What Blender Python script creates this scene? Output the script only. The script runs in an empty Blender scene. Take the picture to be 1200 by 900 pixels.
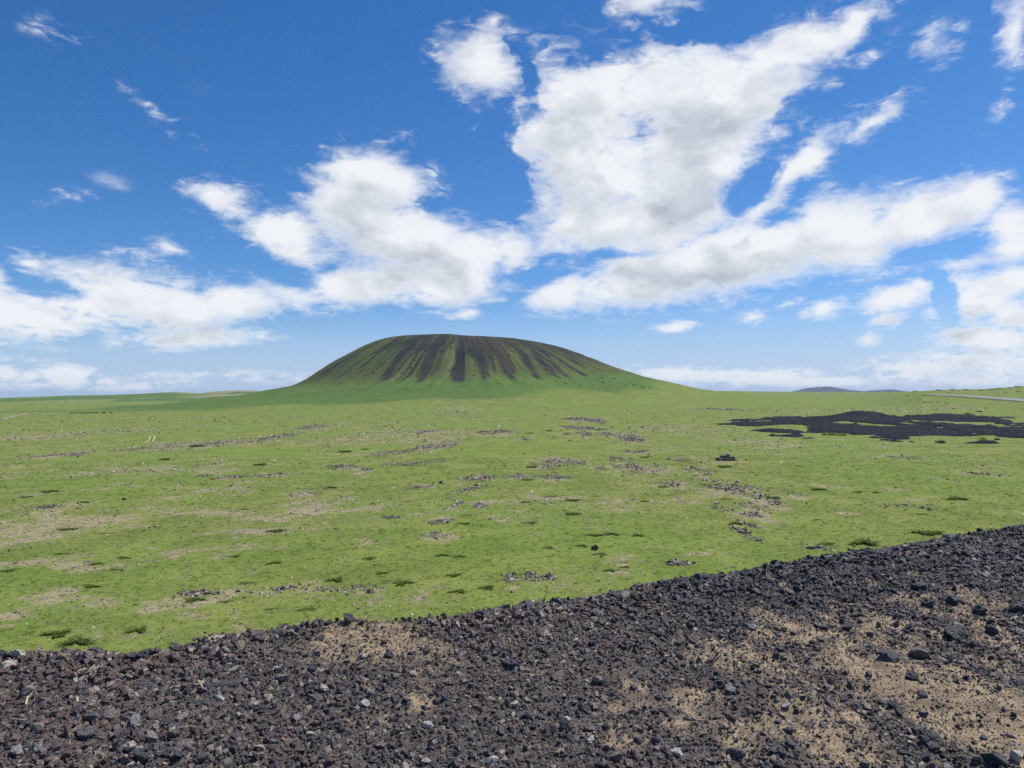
import bpy, bmesh, math
import numpy as np
from mathutils import Matrix, Vector, Euler

R = math.radians
rng = np.random.default_rng(7)
scene = bpy.context.scene
COL = scene.collection

# ------------------------------------------------------------------ camera geometry
F_PX = 906.0
CAM = np.array([0.0, 0.0, 12.0])
PITCH = math.atan(12.0 / F_PX)
ROLL = R(0.36)
_fw = np.array([0.0, math.cos(PITCH), math.sin(PITCH)])
_rt0 = np.array([1.0, 0.0, 0.0])
_up0 = np.array([0.0, -math.sin(PITCH), math.cos(PITCH)])
_rt = _rt0 * math.cos(ROLL) - _up0 * math.sin(ROLL)
_up = _rt0 * math.sin(ROLL) + _up0 * math.cos(ROLL)


def ray(px, py):
    """direction in the world of a spot seen in the photograph"""
    px = np.asarray(px, float); py = np.asarray(py, float)
    u = (px - 600) / F_PX; v = (450 - py) / F_PX
    d = _fw + u[..., None] * _rt + v[..., None] * _up
    return d / np.linalg.norm(d, axis=-1, keepdims=True)


def tanel(px, py):
    d = ray(px, py)
    return d[..., 2] / d[..., 1]


# ------------------------------------------------------------------ noise
def _hash(ix, iy, seed):
    h = (ix.astype(np.int64) * 374761393 + iy.astype(np.int64) * 668265263 + seed * 1442695041) & 0xFFFFFFFF
    h = ((h ^ (h >> 13)) * 1274126177) & 0xFFFFFFFF
    h = h ^ (h >> 16)
    return (h & 0xFFFFFF) / float(0xFFFFFF)


def vnoise(x, y, seed=0):
    x = np.asarray(x, float); y = np.asarray(y, float)
    ix = np.floor(x); iy = np.floor(y)
    fx = x - ix; fy = y - iy
    fx = fx * fx * fx * (fx * (fx * 6 - 15) + 10); fy = fy * fy * fy * (fy * (fy * 6 - 15) + 10)
    a = _hash(ix, iy, seed); b = _hash(ix + 1, iy, seed)
    c = _hash(ix, iy + 1, seed); d = _hash(ix + 1, iy + 1, seed)
    return (a * (1 - fx) + b * fx) * (1 - fy) + (c * (1 - fx) + d * fx) * fy


def fbm(x, y, seed=0, octaves=4, gain=0.5):
    s = 0; a = 1; t = 0
    for o in range(octaves):
        s = s + a * (vnoise(x * 2 ** o + 17.3 * o, y * 2 ** o - 9.1 * o, seed + o) - 0.5)
        t += a; a *= gain
    return s / t * 2


def sstep(a, b, x):
    t = np.clip((x - a) / (b - a), 0, 1)
    return t * t * (3 - 2 * t)


# ------------------------------------------------------------------ helpers
def new_obj(name, mesh, mat=None, parent=None, kind=None, label=None, cat=None, group=None):
    o = bpy.data.objects.new(name, mesh)
    COL.objects.link(o)
    if mat is not None:
        mesh.materials.append(mat)
    if parent is not None:
        o.parent = parent
    return tag(o, kind, label, cat, group)


def tag(o, kind=None, label=None, cat=None, group=None):
    if kind: o['kind'] = kind
    if label: o['label'] = label
    if cat: o['category'] = cat
    if group: o['group'] = group
    return o


def mesh_np(name, V, Fc, smooth=True):
    """V (n,3), Fc (m,k) faces of equal size"""
    me = bpy.data.meshes.new(name)
    V = np.asarray(V, np.float32); Fc = np.asarray(Fc, np.int32)
    k = Fc.shape[1]
    me.vertices.add(len(V)); me.vertices.foreach_set('co', V.ravel())
    me.loops.add(Fc.size); me.loops.foreach_set('vertex_index', Fc.ravel())
    me.polygons.add(len(Fc))
    me.polygons.foreach_set('loop_start', np.arange(0, Fc.size, k, dtype=np.int32))
    me.polygons.foreach_set('loop_total', np.full(len(Fc), k, np.int32))
    me.polygons.foreach_set('use_smooth', np.full(len(Fc), smooth, bool))
    me.update(calc_edges=True)
    return me


def attr(me, name, vals):
    a = me.attributes.new(name, 'FLOAT', 'POINT')
    a.data.foreach_set('value', np.asarray(vals, np.float32).ravel())


def grid_faces(nu, nv, wrap=False):
    i = np.arange(nu - (0 if wrap else 1)); j = np.arange(nv - 1)
    I, J = np.meshgrid(i, j, indexing='ij')
    I2 = (I + 1) % nu
    return np.stack([I * nv + J, I * nv + J + 1, I2 * nv + J + 1, I2 * nv + J], -1).reshape(-1, 4)


# ------------------------------------------------------------------ node helpers
class NT:
    def __init__(s, tree): s.t = tree; s.n = tree.nodes; s.l = tree.links

    def node(s, typ, **kw):
        n = s.n.new(typ)
        for k, v in kw.items(): setattr(n, k, v)
        return n

    def put(s, sock, v):
        if isinstance(v, bpy.types.NodeSocket): s.l.new(v, sock)
        elif v is not None: sock.default_value = v

    def math(s, op, a, b=None, c=None, clamp=False):
        n = s.node('ShaderNodeMath', operation=op, use_clamp=clamp)
        s.put(n.inputs[0], a); s.put(n.inputs[1], b); s.put(n.inputs[2], c)
        return n.outputs[0]

    def vmath(s, op, a, b=None, scale=None):
        n = s.node('ShaderNodeVectorMath', operation=op)
        s.put(n.inputs[0], a); s.put(n.inputs[1], b)
        if scale is not None: s.put(n.inputs['Scale'], scale)
        return n.outputs['Value'] if op in ('LENGTH', 'DOT_PRODUCT') else n.outputs[0]

    def rng(s, v, a, b, c=0.0, d=1.0, smooth=True):
        n = s.node('ShaderNodeMapRange', interpolation_type='SMOOTHSTEP' if smooth else 'LINEAR')
        s.put(n.inputs[0], v)
        for i, x in enumerate((a, b, c, d)): s.put(n.inputs[i + 1], x)
        return n.outputs[0]

    def noise(s, vec, scale, detail=4, rough=0.55, dist=0.0, dim='3D'):
        n = s.node('ShaderNodeTexNoise', noise_dimensions=dim)
        s.put(n.inputs['Vector'], vec)
        n.inputs['Scale'].default_value = scale; n.inputs['Detail'].default_value = detail
        n.inputs['Roughness'].default_value = rough; n.inputs['Distortion'].default_value = dist
        return n.outputs[0]

    def mix(s, f, a, b, mode='MIX'):
        n = s.node('ShaderNodeMix', data_type='RGBA', blend_type=mode)
        s.put(n.inputs[0], f)
        s.put(n.inputs[6], (*a, 1) if isinstance(a, tuple) and len(a) == 3 else a)
        s.put(n.inputs[7], (*b, 1) if isinstance(b, tuple) and len(b) == 3 else b)
        return n.outputs[2]

    def ramp(s, f, stops, interp='LINEAR'):
        n = s.node('ShaderNodeValToRGB'); cr = n.color_ramp; cr.interpolation = interp
        while len(cr.elements) < len(stops): cr.elements.new(0.5)
        for e, (p, c) in zip(cr.elements, stops): e.position = p; e.color = (*c, 1)
        s.put(n.inputs[0], f)
        return n.outputs[0]

    def attr(s, name, typ='GEOMETRY'):
        n = s.node('ShaderNodeAttribute', attribute_name=name, attribute_type=typ)
        return n.outputs['Fac']

    def map(s, vec, loc=(0, 0, 0), rot=(0, 0, 0), scale=(1, 1, 1), typ='POINT'):
        n = s.node('ShaderNodeMapping', vector_type=typ)
        s.put(n.inputs[0], vec)
        n.inputs['Location'].default_value = loc; n.inputs['Rotation'].default_value = rot; n.inputs['Scale'].default_value = scale
        return n.outputs[0]


def material(name):
    m = bpy.data.materials.new(name); m.use_nodes = True
    nt = NT(m.node_tree)
    b = m.node_tree.nodes['Principled BSDF']
    b.inputs['Roughness'].default_value = 0.9
    b.inputs['Specular IOR Level'].default_value = 0.2
    return m, nt, b


def bump(nt, b, h, strength, dist):
    n = nt.node('ShaderNodeBump'); n.inputs['Strength'].default_value = strength; n.inputs['Distance'].default_value = dist
    nt.put(n.inputs['Height'], h); nt.l.new(n.outputs[0], b.inputs['Normal'])


# ------------------------------------------------------------------ terrain functions
SKY_L = np.array([(-900, 470), (-300, 468), (0, 466.5), (40, 465), (80, 463.5), (130, 463), (165, 461.5), (205, 459.5), (235, 461), (255, 458.5), (280, 457.2),
                  (305, 458.2), (345, 459.5), (540, 461), (760, 459), (850, 458), (900, 458.8), (960, 459.4), (1030, 459.6), (1060, 459.2),
                  (1085, 457.6), (1120, 456.4), (1150, 456), (1175, 454.5), (1200, 453), (1500, 449), (2100, 450)], float)
RID_D = np.array([(-900, 2000), (200, 2300), (345, 2500), (700, 2300), (1000, 1900), (1050, 1200), (1080, 900), (1200, 850), (2100, 850)], float)
_te = tanel(SKY_L[:, 0], SKY_L[:, 1])
_tx = ray(SKY_L[:, 0], SKY_L[:, 1]); _tx = _tx[:, 0] / _tx[:, 1]


def base_h(x, y):
    """the plain: soft undulation, rising to the low ridges of the horizon"""
    x = np.asarray(x, float); y = np.asarray(y, float)
    yy = np.maximum(y, 1.0)
    d = np.hypot(x, y)
    r = np.clip(x / yy, -1.6, 1.6)
    pxx = 600 + F_PX * r
    D = np.interp(pxx, RID_D[:, 0], RID_D[:, 1])
    zr = 12.0 + np.interp(r, _tx, _te) * D
    t = sstep(0.42, 1.0, yy / D)
    fall = sstep(1.0, 1.9, yy / D)
    front = sstep(0, 200, y)
    z = zr * t * (1 - fall) - 45 * fall * np.clip(yy / 9000, 0.2, 1.4)
    z = z * front
    und = 0.55 * fbm(x / 46, y / 60, 3, 3) + 0.16 * fbm(x / 11, y / 14, 11, 3)
    z = z + und * (1 - 0.8 * sstep(0.75, 1.0, yy / D)) * (1 + 0.6 * sstep(150, 500, d))
    z = z + 3.5 * fbm(x / 260 + 9, y / 420, 25, 2) * sstep(850, 1300, d) * (1 - sstep(.82, 1.0, yy / D)) * (x < 200)
    z = z + 2.2 * fbm(x / 240 + 4, y / 240, 21, 3) * sstep(400, 900, d) * (1 - sstep(0.8, 1.0, yy / D)) 
    return z


VC = np.array([-61.0, 1000.0])
_PL = np.array([(0, 86), (60, 88), (85, 87.5), (94, 86), (115, 80), (160, 56), (204, 26), (226, 19.5), (270, 12.5), (305, 8), (360, 3), (430, 0), (900, 0)], float)
_PR = np.array([(0, 86), (35, 85), (61, 83), (104, 77.5), (122, 72), (149, 62), (193, 43), (226, 33), (281, 20), (314, 14), (385, 6), (470, 0), (900, 0)], float)


def volc_h(x, y):
    dx = x - VC[0]; dy = y - VC[1]
    r = np.hypot(dx, dy); th = np.arctan2(dy, dx)
    w = 0.5 + 0.5 * np.cos(th)
    def prof(T, rr):   # smoothed table
        s = 0
        for k in (-12, -6, 0, 6, 12): s = s + np.interp(np.abs(rr + k), T[:, 0], T[:, 1])
        return s / 5
    rr = r * (1 + 0.02 * fbm(np.cos(th) * 3, np.sin(th) * 3, 5, 3))
    h = prof(_PL, rr) * (1 - w) + prof(_PR, rr) * w
    h = h - 14 * sstep(70, 20, r)
    body = sstep(0, 12, h)
    gul = 2.3 * fbm(th * 16, r / 160, 31, 3) * sstep(80, 130, r) * sstep(330, 190, r)
    return h + gul * body + 0.6 * fbm(x / 18, y / 18, 44, 3) * body


def ground_h(x, y):
    return base_h(x, y) + np.maximum(volc_h(x, y), 0)


def hit(px, py, tmin=15.0, tmax=6000.0, fn=ground_h):
    """where the sight line of a photo spot meets the terrain"""
    px = np.atleast_1d(np.asarray(px, float)); py = np.atleast_1d(np.asarray(py, float))
    d = ray(px, py)
    ts = np.geomspace(tmin, tmax, int(math.log(tmax / tmin) / .012))
    P = CAM + d[:, None, :] * ts[None, :, None]
    below = P[..., 2] < fn(P[..., 0], P[..., 1])
    ok = below.any(1); k = np.where(ok, below.argmax(1), len(ts) - 1)
    lo = ts[np.maximum(k - 1, 0)]; hi = ts[k]
    for _ in range(9):
        mid = .5 * (lo + hi); p = CAM + d * mid[:, None]
        b = p[:, 2] < fn(p[:, 0], p[:, 1])
        hi = np.where(b, mid, hi); lo = np.where(b, lo, mid)
    out = .5 * (lo + hi)
    p = CAM + d * out[:, None]
    p[:, 2] = fn(p[:, 0], p[:, 1])
    return p, out, ok


# ------------------------------------------------------------------ gravel bank the camera stands on
CREST = np.array([(-260, 790), (-120, 775), (0, 762), (70, 760), (157, 767), (200, 758), (250, 744), (300, 739), (350, 729), (400, 722), (440, 724), (500, 722),
                  (560, 717), (600, 712), (650, 700), (700, 694), (770, 680), (800, 678), (867, 669), (917, 659), (1000, 647), (1067, 639), (1127, 624),
                  (1200, 614), (1300, 602), (1400, 592)], float)
_cr = ray(CREST[:, 0], CREST[:, 1])
_ct = -1.35 / _cr[:, 2]
_cx = _cr[:, 0] * _ct; _cy = _cr[:, 1] * _ct


def crest_y(x):
    inner = np.interp(x, _cx, _cy)
    return inner + np.where(x > _cx[-1], (x - _cx[-1]) * 0.75, 0) + np.where(x < _cx[0], (x - _cx[0]) * 0.25, 0)


def bank_t(x, y):
    return (crest_y(x) - y) * 0.91


def bank_h(x, y):
    t = bank_t(x, y)
    near = -1.35 - 0.15 * np.clip(t, 0, 4.0) - 0.03 * np.clip(t, 0, 0.5)
    far = -1.35 + 0.62 * t
    z = np.where(t > 0, near, far)
    k = np.exp(-(t / 0.16) ** 2)
    z = z - 0.035 * k
    amp = sstep(-1.5, -0.3, t)
    z = z + (0.05 * fbm(x / 1.3, y / 1.3, 51, 3) + 0.030 * fbm(x / 0.32, y / 0.32, 57, 3) + 0.014 * fbm(x / 0.08, y / 0.08, 61, 3)) * (0.4 + 0.6 * amp)
    # rills running down the face
    q = (x * 0.91 + y * 0.41)
    z = z + 0.022 * fbm(q / 0.22, t / 1.6, 71, 3) * sstep(0.5, 1.6, t)
    return 12.0 + z


def bank_hit(px, py):
    return hit(px, py, 1.5, 60, bank_h)


# sandy (fine grained, pale) places of the bank face, from the photograph
SAND = [(430, 748, 70, 26, 1.0), (470, 762, 50, 20, .9), (470, 815, 60, 40, .45), (420, 838, 40, 25, .5), (300, 850, 60, 30, .35), (860, 765, 60, 30, .55),
        (925, 745, 50, 22, .85), (880, 780, 70, 30, .4), (995, 780, 25, 60, .75), (960, 850, 90, 40, .8), (1000, 870, 60, 40, .7), (1060, 790, 40, 25, .7),
        (1150, 700, 25, 12, .6), (1180, 760, 30, 40, .8), (1120, 820, 60, 45, .75), (1160, 860, 60, 40, .7), (745, 835, 30, 22, .55), (735, 860, 50, 25, .5),
        (780, 820, 60, 30, .45), (840, 850, 80, 40, .45), (1040, 740, 50, 30, .35), (620, 860, 20, 10, .2), (150, 890, 40, 20, .3), (1010, 730, 40, 20, .4),
        (830, 715, 90, 12, .3)]


def proj(x, y, z):
    p = np.stack([x - CAM[0], y - CAM[1], z - CAM[2]], -1)
    f = p @ _fw
    return 600 + F_PX * (p @ _rt) / f, 450 - F_PX * (p @ _up) / f


_sp = [(bank_hit(a, b)[0][0], bank_hit(a + c, b)[0][0], bank_hit(a, b + d * .6)[0][0], s) for a, b, c, d, s in SAND]


def sandiness(x, y):
    """0 = coarse rubble, 1 = sand showing"""
    s = np.zeros_like(x, float)
    wx = x + 0.14 * fbm(x / .5, y / .5, 91, 3); wy = y + 0.14 * fbm(x / .5, y / .5, 95, 3)
    for c, ex, ey, a in _sp:
        rx = max(abs(ex[0] - c[0]), .12); ry = max(abs(ey[1] - c[1]), .12) * 1.5
        s = np.maximum(s, a * np.exp(-(((wx - c[0]) / rx) ** 2 + ((wy - c[1]) / ry) ** 2) ** 1.2))
    t = bank_t(x, y); q = x * 0.91 + y * 0.41
    right = sstep(1.2, 2.6, x) * sstep(0.5, 1.1, t)
    s = s + right * (0.12 + 0.65 * fbm(q / 0.33, t / 1.9, 81, 4))
    s = s + 0.45 * fbm(x / .9, y / .9, 99, 4) + 0.75 * fbm(x / .15, y / .15, 103, 3) + .02 - .30 * (1 - sstep(.9, 2.2, x)) * (1 - .8 * sstep(.0, .5, s))
    dusty = sstep(.3, 1.0, x) * sstep(.45, 1.0, t) * .20 + .16 * np.exp(-((x + .55) / .45) ** 2) * sstep(.1, .5, t)
    s = np.where(s > .55, .55 + (s - .55) * .55, s) + dusty
    return np.clip(s, 0, 1)


# ------------------------------------------------------------------ materials
def terrain_material():
    m, nt, b = material('grassland')
    pos = nt.node('ShaderNodeNewGeometry').outputs['Position']
    n_big = nt.noise(pos, 1 / 45, 3, .5)
    n_mid = nt.noise(pos, 1 / 7, 5, .6)
    n_sm = nt.noise(pos, 1 / 1.1, 5, .65)
    n_fine = nt.noise(pos, 1 / .16, 4, .7)
    g = nt.mix(nt.rng(n_mid, .35, .65), (.126, .164, .036), (.188, .218, .056))
    g = nt.mix(nt.rng(n_big, .35, .65), g, nt.mix(.5, g, (.122, .205, .032)))
    g = nt.mix(nt.rng(n_sm, .52, .74, 0, .65), g, (.072, .112, .028))
    g = nt.mix(nt.rng(n_fine, .56, .72, 0, .5), g, (.060, .085, .026))
    g = nt.mix(nt.rng(n_fine, .46, .32, 0, .6), g, (.29, .27, .12))
    # dry bare soil with small stones showing through
    dry = nt.attr('dry')
    f = nt.math('ADD', nt.math('MULTIPLY', dry, .78), nt.math('MULTIPLY', nt.math('SUBTRACT', n_sm, .5), 1.9))
    f = nt.math('ADD', f, nt.math('MULTIPLY', nt.math('SUBTRACT', n_fine, .5), 1.4))
    f = nt.math('ADD', f, nt.math('MULTIPLY', nt.math('SUBTRACT', n_mid, .5), .8))
    n_pat = nt.noise(nt.map(pos, scale=(1, .7, 1)), 1 / 3.2, 5, .72)
    f = nt.math('ADD', f, nt.math('MULTIPLY', nt.math('SUBTRACT', n_pat, .5), 2.3))
    soil = nt.mix(nt.rng(n_fine, .4, .62), (.36, .30, .185), (.20, .165, .11))
    soil = nt.mix(nt.rng(nt.noise(pos, 1 / .5, 3, .7), .57, .66, 0, .8), soil, (.055, .05, .045))
    c = nt.mix(nt.rng(f, .36, .68, 0, .88), g, soil)
    # smooth, darker and cooler green at the cone's foot
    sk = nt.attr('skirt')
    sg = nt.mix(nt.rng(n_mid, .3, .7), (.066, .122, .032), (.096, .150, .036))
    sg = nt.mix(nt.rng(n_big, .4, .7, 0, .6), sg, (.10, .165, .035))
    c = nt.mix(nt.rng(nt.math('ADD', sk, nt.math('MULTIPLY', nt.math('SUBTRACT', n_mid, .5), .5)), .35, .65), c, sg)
    # scoria runs of the cone
    cone = nt.attr('cone')
    slope = nt.mix(nt.rng(n_mid, .3, .7), (.070, .090, .028), (.100, .116, .038))
    slope = nt.mix(nt.rng(n_sm, .5, .7, 0, .6), slope, (.045, .06, .024))
    c = nt.mix(cone, c, slope)
    rill = nt.attr('rill')
    c = nt.mix(nt.rng(nt.math('ADD', rill, nt.math('MULTIPLY', nt.math('SUBTRACT', n_sm, .5), .9)), .4, .8, 0, .7), c, (.14, .118, .082))
    sc = nt.attr('scoria')
    f2 = nt.math('ADD', sc, nt.math('MULTIPLY', nt.math('SUBTRACT', n_mid, .5), .9))
    f2 = nt.math('ADD', f2, nt.math('MULTIPLY', nt.math('SUBTRACT', n_sm, .5), .9))
    dark = nt.mix(nt.rng(n_big, .35, .62), (.021, .025, .029), (.044, .036, .034))
    c = nt.mix(nt.rng(f2, .18, .72, 0, .93), c, dark)
    nt.put(b.inputs['Base Color'], c)
    b.inputs['Roughness'].default_value = 1.0
    b.inputs['Specular IOR Level'].default_value = 0.05
    h = nt.math('ADD', nt.math('MULTIPLY', n_sm, .5), nt.math('MULTIPLY', n_fine, .18))
    bump(nt, b, h, .55, .5)
    return m


def rock_material(name, stops, tone_attr='tone', typ='GEOMETRY', scale=40, bs=.6, bd=.01, dust=None):
    m, nt, b = material(name)
    tc = nt.node('ShaderNodeTexCoord')
    obj = tc.outputs['Object']
    t = nt.attr(tone_attr, typ)
    c = nt.ramp(t, stops)
    n = nt.noise(obj, scale, 5, .7)
    v = nt.node('ShaderNodeTexVoronoi'); v.inputs['Scale'].default_value = scale * 1.7
    nt.put(v.inputs['Vector'], obj)
    pit = nt.rng(v.outputs['Distance'], .12, .38)
    c = nt.mix(nt.rng(n, .35, .68), nt.mix(.25, c, (.01, .01, .01)), nt.mix(.14, c, (.34, .29, .23)))
    c = nt.mix(nt.math('MULTIPLY', nt.math('SUBTRACT', 1, pit), .34), c, (.012, .011, .012))
    nt.put(b.inputs['Base Color'], c)
    b.inputs['Roughness'].default_value = .55
    b.inputs['Specular IOR Level'].default_value = .5
    bump(nt, b, nt.math('ADD', nt.math('MULTIPLY', n, .7), nt.math('MULTIPLY', pit, .5)), bs, bd)
    return m


SCORIA = [(0, (.046, .054, .074)), (.18, (.125, .132, .150)), (.34, (.215, .182, .172)), (.50, (.285, .180, .150)), (.62, (.33, .25, .225)), (.74, (.42, .41, .41)),
          (.86, (.54, .41, .29)), (.95, (.76, .64, .47)), (1, (.88, .85, .78))]
M_GRAVEL = rock_material('scoria_gravel', SCORIA, 'tone', 'INSTANCER', 1.6, .8, .18)
M_STONE = rock_material('scoria_stone', SCORIA, 'tone', 'OBJECT', 2.2, .8, .12)
M_FIELD = rock_material('field_rock', [(0, (.046, .041, .037)), (.35, (.100, .082, .066)), (.65, (.19, .155, .115)), (.9, (.32, .265, .19)), (1, (.58, .53, .45))], 'tone', 'GEOMETRY', 3, .6, .1)
M_LAND = terrain_material()


def bank_material():
    m, nt, b = material('bank_sand')
    pos = nt.node('ShaderNodeNewGeometry').outputs['Position']
    n1 = nt.noise(pos, 9, 5, .65); n2 = nt.noise(pos, 70, 5, .7); n3 = nt.noise(pos, 260, 3, .7)
    s = nt.attr('sand')
    sand = nt.mix(nt.rng(n1, .35, .65), (.215, .158, .105), (.41, .31, .195))
    sand = nt.mix(nt.rng(n2, .52, .66, 0, .75), sand, (.085, .072, .060))
    sand = nt.mix(nt.rng(n3, .60, .66, 0, .8), sand, (.045, .042, .045))
    sand = nt.mix(nt.rng(n3, .36, .32, 0, .5), sand, (.48, .42, .33))
    grit = nt.mix(nt.rng(n2, .4, .6), (.062, .054, .052), (.150, .126, .108))
    f = nt.math('ADD', s, nt.math('MULTIPLY', nt.math('SUBTRACT', n1, .5), .7))
    nt.put(b.inputs['Base Color'], nt.mix(nt.rng(f, .0, .75), grit, sand))
    h = nt.math('ADD', nt.math('MULTIPLY', n2, .5), nt.math('MULTIPLY', n3, .25))
    bump(nt, b, nt.math('ADD', h, nt.math('MULTIPLY', n1, .8)), .9, .022)
    return m


def lava_material():
    m, nt, b = material('black_lava_gravel')
    pos = nt.node('ShaderNodeNewGeometry').outputs['Position']
    n1 = nt.noise(pos, 1 / 9, 5, .6); n2 = nt.noise(pos, 1.4, 5, .7)
    c = nt.mix(nt.rng(n2, .35, .65), (.012, .013, .018), (.034, .036, .046))
    c = nt.mix(nt.rng(n1, .55, .7, 0, .5), c, (.040, .036, .038))
    nt.put(b.inputs['Base Color'], c)
    b.inputs['Specular IOR Level'].default_value = .04
    bump(nt, b, n2, .8, .6)
    return m


def plain_material(name, c1, c2, scale):
    m, nt, b = material(name)
    pos = nt.node('ShaderNodeNewGeometry').outputs['Position']
    n = nt.noise(pos, scale, 5, .65)
    nt.put(b.inputs['Base Color'], nt.mix(nt.rng(n, .3, .7), c1, c2))
    bump(nt, b, n, .4, .1)
    return m


M_BANK = bank_material(); M_LAVA = lava_material()
M_ROAD = plain_material('asphalt', (.20, .195, .19), (.27, .265, .26), .8)
M_TRACK = plain_material('pale_earth', (.36, .31, .22), (.50, .43, .32), .9)
M_PATH = plain_material('dusty_path', (.24, .22, .13), (.36, .31, .20), .9)
M_EDGE = plain_material('road_shoulder', (.13, .145, .06), (.19, .18, .09), .5)


def leaf_material(name, a, b_, tipn=None):
    m, nt, b = material(name)
    t = nt.attr('tone')
    nt.put(b.inputs['Base Color'], nt.mix(t, a, b_))
    b.inputs['Roughness'].default_value = .8
    tr = nt.node('ShaderNodeBsdfTranslucent'); nt.put(tr.inputs[0], nt.mix(t, a, b_))
    ms = nt.node('ShaderNodeMixShader'); ms.inputs[0].default_value = .42
    nt.put(ms.inputs[1], b.outputs[0]); nt.put(ms.inputs[2], tr.outputs[0])
    nt.put(m.node_tree.nodes['Material Output'].inputs[0], ms.outputs[0])
    return m


M_TUFT = leaf_material('tuft_grass', (.110, .170, .034), (.225, .290, .070))
M_BLADE = leaf_material('short_grass', (.085, .130, .026), (.20, .225, .07))
M_SHRUB = leaf_material('shrub_leaves', (.028, .050, .018), (.070, .110, .030))
M_SHRUBG = leaf_material('fresh_shrub_leaves', (.09, .17, .03), (.18, .28, .05))
M_TWIG = plain_material('dry_wood', (.42, .34, .23), (.62, .54, .40), 60)
M_STEM = plain_material('dark_stem', (.05, .04, .03), (.10, .08, .05), 60)

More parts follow.
